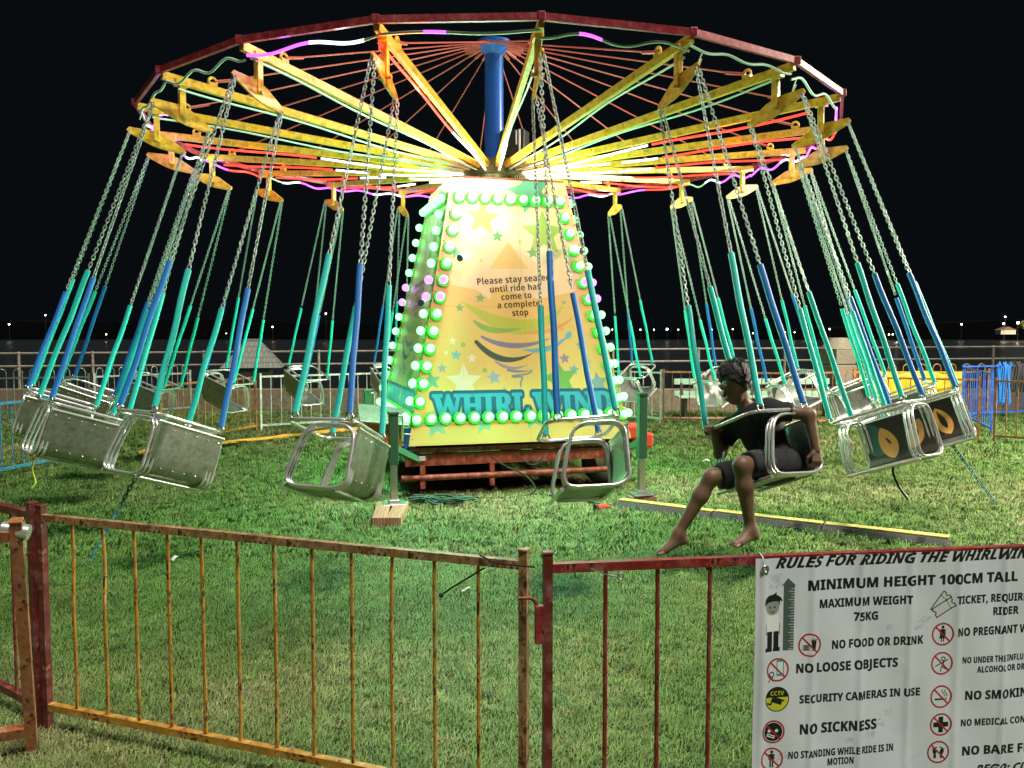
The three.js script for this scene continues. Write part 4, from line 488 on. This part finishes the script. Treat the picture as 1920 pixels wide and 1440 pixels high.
// ---------------------------------------------------------------- waterfront behind
const concrete = M(0xffffff, 0.9, 0, { map: mottled('#6e5f50', '#3f352b', '#8c7c6a', 900, 2, 26, 1, 63) });
{
  const w = thing('sea_wall', 'low brown concrete wall along the back of the lawn', 'wall', [-19, 0, -18.55], 0.0); for (let i = 0; i < 17; i++) obj('wall_block', rbx(2.385, 0.47, 0.34, 0.012, i * 2.4 + 1.2, 0.235, ((i * 7) % 3 - 1) * 0.004), concrete, w); 
  const rl = thing('sea_railing', 'pale two-rail pipe railing in front of the dark sea', 'railing', [0, 0, 0]), zz = (x) => -(20 + 0.078 * (x + 12.2)), hh = (x) => 1.22 + 0.0051 * (x + 12.2), m = M(0xffffff, 0.5, 0, { map: chipped('#8a806c', ['#4a3828', '#6b6250'], 0.6, 30) });
  const xs = [-15, -13.6, -11.8, -10.1, -7.5, -4.75, -2.3, 0.1, 2.55, 4.75, 7, 9.1, 10.6, 12.6, 15.6]; xs.forEach((x, i) => { obj('post', [rod(V(x, 0, zz(x)), V(x, hh(x), zz(x)), 0.034, 10), new THREE.SphereGeometry(0.042, 10, 8).translate(x, hh(x), zz(x))], m, rl); if (i) for (const k of [0, 0.31]) obj('rail', rod(V(xs[i - 1], hh(xs[i - 1]) - k, zz(xs[i - 1])), V(x, hh(x) - k, zz(x)), 0.024, 8), m, rl); });
  const stone = M(0xffffff, 0.92, 0, { map: mottled('#8f8674', '#4e473a', '#b3aa96', 1200, 2, 20, 2, 64) });
  const pil = thing('stone_pillar', 'squat stone gate pillar by the sea railing, right of the rider', 'pillar', [7.55, 0, -19.4], 0.35); [[0.66, 0.5, 0], [0.6, 0.48, 0.5], [0.57, 0.36, 0.98]].forEach(([w_, h_, y]) => obj('stone_block', rbx(w_, h_ - 0.012, w_, 0.03, 0, y + h_ / 2, 0), stone, pil)); obj('cap_stone', new THREE.CylinderGeometry(0.2, 0.4, 0.26, 4, 1).rotateY(Math.PI / 4).translate(0, 1.47, 0), stone, pil);
  const bn = thing('bench', 'pale green plank bench behind the dark red back barrier', 'bench', [3.3, 0, -16.9], 0.03); for (const [y, z, h] of [[0.72, -0.12, 0.12], [0.48, -0.09, 0.1]]) obj('back_slat', rbx(3.2, h, 0.035, 0.006, 1.6, y, z), mat.plank, bn); for (const z of [0.05, 0.18, 0.31]) obj('seat_slat', rbx(3.2, 0.035, 0.115, 0.006, 1.6, 0.43, z), mat.plank, bn); for (const x of [0.15, 1.6, 3.05]) obj('leg', [rbx(0.06, 0.41, 0.3, 0.006, x, 0.205, 0.15), beam(V(x, 0.4, -0.05), V(x, 0.8, -0.15), 0.05, 0.04)], mat.black, bn);
  const pk = obj('plank', rbx(1.5, 0.04, 0.22, 0.006, 0, 0.03, 0), mat.wood); pk.position.set(3.6, 0, -16.3); pk.rotation.y = 0.05; tag(pk, 'bare timber plank on the grass in front of the green bench', 'plank');
  const kiosk = thing('shelter', 'small dark shelter with a grey shingled hip roof beyond the yellow barrier', 'shelter', [-6.05, 0, -19.6], 0.2); obj('wall', bx(0.8, 0.92, 0.8, 0, 0.46, 0), M(lin(0.03, 0.03, 0.03), 0.8), kiosk);
  for (let rI = 0; rI < 5; rI++) { const w0 = 0.66 - rI * 0.1; obj('shingle_course', new THREE.CylinderGeometry((w0 - 0.105) * 1.414, (w0 + 0.012) * 1.414, 0.125, 4, 1).toNonIndexed().rotateY(Math.PI / 4).translate(0, 0.98 + rI * 0.12, 0), mat.greyWood, kiosk).geometry.computeVertexNormals(); } obj('ridge_cap', rbx(0.34, 0.05, 0.34, 0.01, 0, 1.545, 0), mat.greyWood, kiosk);
  // tarpaulin over the yellow fence
  const tg = new THREE.PlaneGeometry(2.1, 0.78, 60, 26), p = tg.attributes.position; for (let i = 0; i < p.count; i++) { const x = p.getX(i), y = p.getY(i), k = (0.39 - y) / 0.78; p.setZ(i, 0.05 + k * (0.06 * Math.sin(x * 5 + 1) + 0.035 * Math.sin(x * 13 + y * 2) + 0.08 * fbm(x * 3 + 5, y * 3, 3)) + 0.02 * fbm(x * 9, y * 9, 2)); p.setY(i, y + 0.03 * Math.sin(x * 7) * (y > 0.35 ? 1 : 0.2) + (k > 0.9 ? 0.05 * Math.sin(x * 4) : 0)); } tg.computeVertexNormals();
  const tp = obj('tarpaulin', [tg, tg.clone().translate(0, 0, -0.004), bx(2.0, 0.012, 0.12, 0, 0.39, 0.0)], M(lin(0.72, 0.46, 0.02), 0.45)); tp.position.set(8.35, 0.5, -17.55); tp.rotation.y = -0.1; tag(tp, 'bright yellow tarpaulin hung over the yellow hooped fence', 'tarpaulin');
  // clothes on the blue barrier
  const cloth = (name, label, col, x, z, w, h, sd, y0) => { seed = sd; const prof = [[0.05, -h], [0.055, -h * 0.6], [0.04, -0.12], [0.02, 0.0], [-0.02, 0.01], [-0.05, -0.1], [-0.06, -h * 0.5]], g = []; for (let i = 0; i < 9; i++) { const xx = -w / 2 + i * w / 8; g.push(tube(prof.map(([q, y], k) => V(xx + 0.02 * Math.sin(k * 2 + i), y + 0.03 * Math.sin(i * 1.7), q * (1 + 0.25 * Math.sin(i * 2.1)))), w / 11, 18, 6)); } const o = obj(name, g, M(col, 0.85)); o.position.set(x, y0, z); o.rotation.y = -0.32; return tag(o, label, 'jacket'); };
  cloth('jacket', 'bright blue jacket draped over the far blue barrier', lin(0.03, 0.2, 0.62), 9.92, -16.88, 0.22, 0.8, 3, 1.08); cloth('jacket', 'dark grey jacket hung beside the blue jacket at the right edge', lin(0.05, 0.05, 0.055), 10.25, -16.98, 0.3, 0.55, 4, 1.08);
}
// lamps of the town across the water
{
  const L = [[17, 608, 1.2, 'w'], [85, 591, 1.1, 'w'], [199, 631, 1.3, 'a'], [361, 627, 0.8, 'w'], [424, 625, 0.6, 'w'], [511, 613, 1.5, 'a'], [611, 588, 1.5, 'a'], [1148, 618, 0.9, 'w'], [1201, 618, 0.9, 'w'], [1226, 618, 0.9, 'w'], [1251, 617, 1.7, 'w'], [1272, 618, 0.9, 'w'], [1335, 618, 0.8, 'w'], [1374, 617, 1.1, 'w'], [1396, 624, 1, 'a'], [1404, 625, 1, 'a'], [1412, 625, 1, 'a'], [1419, 624, 0.9, 'a'], [1472, 623, 1.1, 'a'], [1482, 623, 1.2, 'a'], [1490, 623, 1, 'a'], [1505, 619, 1, 'w'], [1556, 617, 1.3, 'w'], [1667, 628, 1.4, 'a'], [1674, 628, 1.2, 'a'], [1682, 613, 2.4, 'w'], [1803, 608, 1.3, 'w'], [1885, 594, 1.4, 'a'], [1882, 607, 1.6, 'w'], [1909, 605, 2, 'w']];
  const ord = ['leftmost', 'second', 'third', 'fourth', 'fifth', 'sixth', 'seventh', 'eighth', 'ninth', 'tenth', 'eleventh', 'twelfth', 'thirteenth', 'fourteenth', 'fifteenth', 'sixteenth', 'seventeenth', 'eighteenth'], cnt = { w: 0, a: 0 }; L.sort((p, q) => p[0] - q[0]);
  const wm = glow(1, 0.95, 0.85, 9), am = glow(1, 0.66, 0.36, 7), pole = M(lin(0.1, 0.1, 0.1), 0.6), p0 = Math.atan(95 / 1570), D = 420;
  L.forEach(([px, py, s, k], i) => {
    const x = (px - 960) / 1570, y = (720 - py) / 1570, z = Math.cos(p0) + y * Math.sin(p0), h = (y * Math.cos(p0) - Math.sin(p0)) / z * D + 1.7;
    const t = thing('street_light', `${ord[cnt[k]++]} tiny ${k === 'a' ? 'amber' : 'white'} street light from the left across the water`, 'street light', [x / z * D, 0, -D], 0, 'lights of the far shore'), hy = Math.max(1.2, h);
    obj('lamp_globe', new THREE.SphereGeometry(0.26 * s, 10, 8).translate(0, hy, 0), k === 'a' ? am : wm, t); obj('pole', rod(V(0, -3, 0), V(0, hy - 0.24 * s, 0), 0.04, 6), pole, t);
  });
  const hs = thing('house', 'small pale lamplit house on the far shore at the right edge', 'house', [253, 1.2, -430]); obj('wall', bx(7.6, 2.2, 5, 0, 1.1, 0), M(lin(0.5, 0.45, 0.34), 0.8), hs); const rf = new THREE.Shape(); rf.moveTo(-4.3, 2.2); rf.lineTo(0, 3.9); rf.lineTo(4.3, 2.2); obj('roof', new THREE.ExtrudeGeometry(rf, { depth: 5.6, bevelEnabled: false }).translate(0, 0, -2.8), M(lin(0.12, 0.08, 0.07), 0.8), hs);
  const tr = thing('tree', 'lamplit bushy tree beside the far house at the right edge', 'tree', [261, 1, -424]); obj('trunk', rod(V(0, -1, 0), V(0, 4, 0), 0.4, 8, 0.2), M(lin(0.1, 0.07, 0.05), 0.9), tr); seed = 9; const lv = []; for (let i = 0; i < 700; i++) { const q = V(rr(-1, 1), rr(-1, 1), rr(-1, 1)); if (q.length() > 1) continue; lv.push(new THREE.PlaneGeometry(0.7, 0.5).rotateX(rr(0, 6)).rotateY(rr(0, 6)).translate(q.x * 4.4, 5 + q.y * 3, q.z * 3)); } obj('crown', lv, M(lin(0.09, 0.12, 0.03), 0.8), tr);
  const l = new THREE.PointLight(lin(1, 0.85, 0.6), 900, 0, 2); l.castShadow = true; l.shadow.radius = 10; l.position.set(258, 9, -408); scene.add(l);
}
{ // floodlight mast of the fairground, just outside the right edge of the picture
  const t = thing('floodlight_mast', 'tall floodlight mast outside the right edge', 'floodlight', [13.5, 0, -9.5], -1.35); obj('pole', rod(V(0, 0, 0), V(0, 6.2, 0), 0.08, 12, 0.05), mat.galv, t); obj('cross_arm', bx(1.1, 0.06, 0.06, 0, 6.15, 0.06), mat.galv, t);
  for (const x of [-0.35, 0.35]) { const hd = obj('lamp_head', rbx(0.46, 0.34, 0.12, 0.02, 0, 0, 0).rotateX(0.55).translate(x, 6.1, 0.2), mat.black, t); obj('lamp_glass', rbx(0.4, 0.28, 0.01, 0.003, 0, 0, 0.066).rotateX(0.55).translate(x, 6.1, 0.2), glow(1, 0.93, 0.75, 20), hd); }
  const s = new THREE.SpotLight(lin(1, 0.93, 0.74), 330, 0, 1.05, 0.6, 2); s.castShadow = true; s.shadow.radius = 10; s.position.set(13.05, 6.0, -9.65); s.target.position.set(4.5, 0, -11.5); scene.add(s, s.target);
}
// ---------------------------------------------------------------- the rider
function surface(sdf, lo, hi, h) {                       // mesh of sdf = 0 by surface nets
  const n = [0, 1, 2].map((i) => Math.ceil((hi.getComponent(i) - lo.getComponent(i)) / h) + 1), [nx, ny, nz] = n, val = new Float32Array(nx * ny * nz), I = (i, j, k) => (k * ny + j) * nx + i;
  for (let k = 0; k < nz; k++) for (let j = 0; j < ny; j++) for (let i = 0; i < nx; i++) val[I(i, j, k)] = sdf(lo.x + i * h, lo.y + j * h, lo.z + k * h);
  const id = new Int32Array(nx * ny * nz).fill(-1), pos = [], idx = [], E = [[0, 1], [2, 3], [4, 5], [6, 7], [0, 2], [1, 3], [4, 6], [5, 7], [0, 4], [1, 5], [2, 6], [3, 7]];
  for (let k = 0; k < nz - 1; k++) for (let j = 0; j < ny - 1; j++) for (let i = 0; i < nx - 1; i++) {
    const v = []; let neg = 0; for (let c = 0; c < 8; c++) { v[c] = val[I(i + (c & 1), j + (c >> 1 & 1), k + (c >> 2))]; if (v[c] < 0) neg++; } if (!neg || neg === 8) continue;
    let x = 0, y = 0, z = 0, m = 0; for (const [a, b] of E) if ((v[a] < 0) !== (v[b] < 0)) { const t = v[a] / (v[a] - v[b]); x += (a & 1) + t * ((b & 1) - (a & 1)); y += (a >> 1 & 1) + t * ((b >> 1 & 1) - (a >> 1 & 1)); z += (a >> 2) + t * ((b >> 2) - (a >> 2)); m++; }
    id[I(i, j, k)] = pos.length / 3; pos.push(lo.x + (i + x / m) * h, lo.y + (j + y / m) * h, lo.z + (k + z / m) * h);
  }
  const quad = (a, b, c, d, f) => { if (a < 0 || b < 0 || c < 0 || d < 0) return; f ? idx.push(a, b, c, a, c, d) : idx.push(a, c, b, a, d, c); };
  for (let k = 1; k < nz - 1; k++) for (let j = 1; j < ny - 1; j++) for (let i = 1; i < nx - 1; i++) {
    const s = val[I(i, j, k)] < 0;
    if (s !== val[I(i + 1, j, k)] < 0) quad(id[I(i, j - 1, k - 1)], id[I(i, j, k - 1)], id[I(i, j, k)], id[I(i, j - 1, k)], s);
    if (s !== val[I(i, j + 1, k)] < 0) quad(id[I(i - 1, j, k - 1)], id[I(i - 1, j, k)], id[I(i, j, k)], id[I(i, j, k - 1)], s);
    if (s !== val[I(i, j, k + 1)] < 0) quad(id[I(i - 1, j - 1, k)], id[I(i, j - 1, k)], id[I(i, j, k)], id[I(i - 1, j, k)], s);
  }
  const g = new THREE.BufferGeometry(); g.setAttribute('position', new THREE.Float32BufferAttribute(pos, 3)); g.setAttribute('uv', new THREE.Float32BufferAttribute(new Float32Array(pos.length / 3 * 2), 2)); g.setIndex(idx); g.computeVertexNormals(); return g;
}
const capsule = (a, b, ra, rb) => { const dx = b.x - a.x, dy = b.y - a.y, dz = b.z - a.z, l2 = dx * dx + dy * dy + dz * dz || 1e-9; return (x, y, z) => { const px = x - a.x, py = y - a.y, pz = z - a.z; let t = (px * dx + py * dy + pz * dz) / l2; t = t < 0 ? 0 : t > 1 ? 1 : t; const qx = px - t * dx, qy = py - t * dy, qz = pz - t * dz; return Math.sqrt(qx * qx + qy * qy + qz * qz) - (ra + (rb - ra) * t); }; };
const blend = (fs, k) => (x, y, z) => { let d = fs[0](x, y, z); for (let i = 1; i < fs.length; i++) { const e = fs[i](x, y, z), h = Math.max(k - Math.abs(d - e), 0) / k; d = Math.min(d, e) - h * h * k * 0.25; } return d; };
const ball = (c, rx, ry, rz, q) => { const qi = q ? q.clone().invert() : null, v = V(); return (x, y, z) => { v.set(x - c.x, y - c.y, z - c.z); if (qi) v.applyQuaternion(qi); const k0 = Math.hypot(v.x / rx, v.y / ry, v.z / rz), k1 = Math.hypot(v.x / rx / rx, v.y / ry / ry, v.z / rz / rz); return k1 < 1e-9 ? -Math.min(rx, ry, rz) : k0 * (k0 - 1) / k1; }; };
{
  scene.updateMatrixWorld(true); const seat = swings[1], S = (x, y, z) => seat.localToWorld(V(x, y, z));
  const J = {}; J.pelvis = S(0.0, 0.105, -0.085); J.neck = S(-0.03, 0.52, 0.04); J.head = J.neck.clone().add(V(-0.095, 0.17, 0.065)); J.chest = J.pelvis.clone().lerp(J.neck, 0.62).add(S(0, 0, -0.035).sub(S(0, 0, 0)));
  J.ls = S(0.165, 0.46, 0.02); J.rs = S(-0.2, 0.44, 0.06); J.lh = S(0.315, 0.13, -0.165); J.le = S(0.335, 0.37, -0.16); J.rh = S(-0.14, 0.425, 0.262); J.re = S(-0.285, 0.27, 0.14);
  J.lhip = S(0.085, 0.1, -0.08); J.rhip = S(-0.085, 0.1, -0.08); J.lk = S(0.155, 0.1, 0.335); J.rk = S(-0.17, 0.09, 0.345); J.la = J.lk.clone().add(V(0.075, -0.43, -0.03)); J.ra = J.rk.clone().add(V(-0.215, -0.395, -0.02)); J.lt = J.la.clone().add(V(-0.13, -0.075, 0.1)); J.rt = J.ra.clone().add(V(-0.13, -0.12, 0.045));
  const fwd = V(-0.80, -0.36, 0.47).normalize(), side = fwd.clone().cross(V(0, 1, 0)).normalize(), up = side.clone().cross(fwd).normalize();   // the head looks down to the left
  const hq = new THREE.Quaternion().setFromRotationMatrix(new THREE.Matrix4().makeBasis(side, up, fwd.clone())), HS = 1.16, H = (x, y, z) => J.head.clone().addScaledVector(side, x * HS).addScaledVector(up, y * HS).addScaledVector(fwd, z * HS);
  const hand = (w, to, palmN, curl) => { // palm, four fingers and a thumb from the wrist w, reaching towards `to`
    const d = to.clone().sub(w).normalize(), pn = palmN.clone().sub(d.clone().multiplyScalar(palmN.dot(d))).normalize(), sd = d.clone().cross(pn), P = (a, b, c) => w.clone().addScaledVector(d, a).addScaledVector(sd, b).addScaledVector(pn, c), out = [];
    for (let i = 0; i < 4; i++) out.push(capsule(P(0.005, (i - 1.5) * 0.012, 0), P(0.07, (i - 1.5) * 0.0185, 0), 0.014, 0.0115));
    const palm = blend(out, 0.014), fs = [palm];
    for (let i = 0; i < 4; i++) { const l = [0.036, 0.042, 0.039, 0.03][i], b = (i - 1.5) * 0.0188, p0 = P(0.07, b, 0), p1 = P(0.07 + l * 0.85, b * 1.05, l * 0.5 * curl), p2 = P(0.07 + l * 0.75, b * 1.05, l * 0.5 * curl + l * 0.75), p3 = P(0.07 + l * 0.2, b, l * 0.55 * curl + l * 1.1); fs.push(capsule(p0, p1, 0.0098, 0.009), capsule(p1, p2, 0.009, 0.0082), capsule(p2, p3, 0.0082, 0.007)); }
    const t0 = P(0.022, -0.03, 0.004), t1 = P(0.05, -0.052, 0.022), t2 = P(0.078, -0.046, 0.042); fs.push(capsule(t0, t1, 0.013, 0.0105), capsule(t1, t2, 0.0105, 0.0085)); return blend(fs, 0.006);
  };
  const tor = [capsule(J.pelvis, J.chest, 0.115, 0.12), capsule(J.chest, J.neck.clone().lerp(J.chest, 0.25), 0.125, 0.09), capsule(J.ls, J.rs, 0.06, 0.06), capsule(J.lhip, J.rhip, 0.1, 0.1), capsule(J.neck.clone().lerp(J.chest, 0.2), J.head.clone().lerp(J.neck, 0.4), 0.052, 0.05)];
  const armL = [capsule(J.ls, J.le, 0.052, 0.04), capsule(J.le, J.lh, 0.042, 0.027)], armR = [capsule(J.rs, J.re, 0.052, 0.04), capsule(J.re, J.rh, 0.042, 0.027)];
  const leg = (h, k, a, t) => { const mid_ = k.clone().lerp(a, 0.32), heel = a.clone().add(a.clone().sub(t).setY(0).setLength(0.035)).add(V(0, -0.045, 0)); return [capsule(h, k, 0.083, 0.055), capsule(k, mid_, 0.053, 0.053), capsule(mid_, a, 0.053, 0.034), capsule(heel, t, 0.032, 0.022), capsule(a, heel, 0.033, 0.031), capsule(a, t.clone().lerp(heel, 0.25), 0.034, 0.022)]; };
  const legL = leg(J.lhip, J.lk, J.la, J.lt), legR = leg(J.rhip, J.rk, J.ra, J.rt), toes = (t, a) => { const f = t.clone().sub(a).setY(0).normalize(), s = f.clone().cross(V(0, 1, 0)); return [0, 1, 2, 3, 4].map((i) => capsule(t.clone().addScaledVector(s, (i - 2) * 0.014).addScaledVector(f, -0.005), t.clone().addScaledVector(s, (i - 2) * 0.016).addScaledVector(f, 0.026 - i * 0.004).add(V(0, -0.006, 0)), 0.011, 0.009 - i * 0.0006)); };
  const headF = [ball(H(0, 0.03, -0.012), 0.088, 0.11, 0.109, hq), ball(H(0, -0.045, 0.022), 0.066, 0.072, 0.074, hq), capsule(H(0, 0.005, 0.082), H(0, -0.022, 0.101), 0.009, 0.014), capsule(H(-0.016, -0.056, 0.083), H(0.016, -0.056, 0.083), 0.008, 0.008), capsule(H(-0.03, 0.028, 0.078), H(0.03, 0.028, 0.078), 0.011, 0.011), ball(H(0.077, -0.005, -0.01), 0.01, 0.03, 0.019, hq), ball(H(-0.077, -0.005, -0.01), 0.01, 0.03, 0.019, hq), capsule(J.neck, H(0, -0.05, -0.02), 0.05, 0.05)];
  const headS = blend(headF, 0.02), headSDF = (x, y, z) => { let d = headS(x, y, z); for (const s of [-1, 1]) { const e = H(s * 0.032, 0.006, 0.094), r = 0.014 - Math.hypot(x - e.x, y - e.y, z - e.z); if (r > d) d = Math.max(d, r * 0.8); } return d; };
  const body = blend([...tor, ...armL, ...armR, ...legL, ...legR], 0.035);
  const box = (ps, m) => { const b = new THREE.Box3().setFromPoints(ps); b.expandByScalar(m); return [b.min, b.max]; };
  const hl = hand(J.lh, S(0.3, 0.02, -0.15), S(-1, 0, 0).sub(S(0, 0, 0)), 1), hr = hand(J.rh.clone().add(S(0, -0.012, -0.055).sub(S(0, 0, 0))), J.rh.clone().add(S(0, 0.03, 0.05).sub(S(0, 0, 0))), V(0, -1, 0), 1);
  const rider = thing('person', 'person in dark shirt and shorts riding a swing chair, leaning forward, legs dangling', 'person', [seat.position.x, seat.position.y, seat.position.z]);
  const local = (g) => keep(g.translate(-seat.position.x, -seat.position.y, -seat.position.z)), skin = M(lin(0.15, 0.082, 0.052), 0.55);
  const [b0, b1] = box(Object.values(J), 0.16); const gs = [surface(body, b0, b1, 0.0125), surface(headSDF, ...box([J.head], 0.17), 0.0045), surface(hl, ...box([J.lh, S(0.3, 0.02, -0.15)], 0.09), 0.0035), surface(hr, ...box([J.rh], 0.14), 0.0035)];
  for (const [t, a] of [[J.lt, J.la], [J.rt, J.ra]]) gs.push(surface(blend(toes(t, a), 0.005), ...box([t], 0.06), 0.0035));
  const bodyM = obj('body', gs.map((g) => g).reduce((a, g) => (a.push(local(g)), a), []), skin, rider, false);
  const wr = (x, y, z, a, f) => a * (fbm(x * f + 3, y * f + z * f * 0.7, 3) - 0.5);
  const cutArm = (s, e, t) => { const p = s.clone().lerp(e, t), d = e.clone().sub(s).normalize(); return (x, y, z) => (x - p.x) * d.x + (y - p.y) * d.y + (z - p.z) * d.z; };
  const cl = cutArm(J.ls, J.le, 0.62), cr = cutArm(J.rs, J.re, 0.62), axis = J.neck.clone().sub(J.pelvis).normalize(), hem = J.pelvis.clone().addScaledVector(axis, -0.07), nk = J.neck.clone().addScaledVector(axis, 0.015);
  const shirtBase = blend([tor[0], tor[1], tor[2], tor[3], armL[0], armR[0]], 0.05), shirt = (x, y, z) => Math.max(shirtBase(x, y, z) - 0.018 - wr(x, y, z, 0.022, 14), cl(x, y, z), cr(x, y, z), (hem.x - x) * axis.x + (hem.y - y) * axis.y + (hem.z - z) * axis.z, (x - nk.x) * axis.x + (y - nk.y) * axis.y + (z - nk.z) * axis.z);
  obj('shirt', local(surface(shirt, b0, b1, 0.011)), M(lin(0.012, 0.013, 0.015), 0.9), rider, false);
  const sUp = S(0, 1, 0).sub(S(0, 0, 0)), kl = cutArm(J.lhip, J.lk, 0.86), kr = cutArm(J.rhip, J.rk, 0.86), sl = capsule(J.lhip, J.lk, 0.1, 0.082), sr = capsule(J.rhip, J.rk, 0.1, 0.082), shorts = (x, y, z) => Math.max(Math.min(tor[3](x, y, z) - 0.015, Math.max(sl(x, y, z), kl(x, y, z)), Math.max(sr(x, y, z), kr(x, y, z))) - 0.006 - wr(x, y, z, 0.02, 13), (x - J.pelvis.x) * sUp.x + (y - J.pelvis.y) * sUp.y + (z - J.pelvis.z) * sUp.z - 0.12);
  obj('shorts', local(surface(shorts, b0, b1, 0.011)), M(lin(0.014, 0.015, 0.018), 0.85), rider, false);
  const hb = ball(H(0, 0.055, -0.02), 0.104, 0.12, 0.122, hq), hair = (x, y, z) => { const v = V(x, y, z).sub(J.head), f = v.dot(fwd), u = v.dot(up); return Math.max(hb(x, y, z) - 0.006 - wr(x, y, z, 0.022, 38), f * 0.85 - u * 0.62 - 0.022, -u - 0.04); };
  seed = 404; const tufts = []; for (let i = 0; i < 900; i++) { const q = V(rr(-1, 1), rr(-0.3, 1), rr(-1, 1)).normalize(), p = H(q.x * 0.084, 0.055 + q.y * 0.098, -0.02 + q.z * 0.098), v = p.clone().sub(J.head), f = v.dot(fwd), u = v.dot(up); if (f * 0.85 - u * 0.62 - 0.02 > 0 || u < -0.035) continue; const o = p.clone().sub(J.head).normalize(), d = o.multiplyScalar(0.9).add(V(rr(-0.7, 0.7), rr(-0.2, 0.8), rr(-0.7, 0.7))).normalize(), e = p.clone().addScaledVector(d, rr(0.012, 0.03)); tufts.push(local(rod(p.clone().addScaledVector(d, -0.008), e, 0.0026, 4, 0.0006))); }
  obj('hair', [local(surface(hair, ...box([J.head], 0.16), 0.0045)), ...tufts], M(lin(0.012, 0.009, 0.008), 0.7), rider, false);
  for (const s of [-1, 1]) obj('eye', local(new THREE.SphereGeometry(0.0115, 12, 8).translate(...H(s * 0.032, 0.006, 0.07).toArray())), M(lin(0.12, 0.11, 0.1), 0.3), rider, false);
  // faded print across the chest
}
renderer.render(scene, camera);
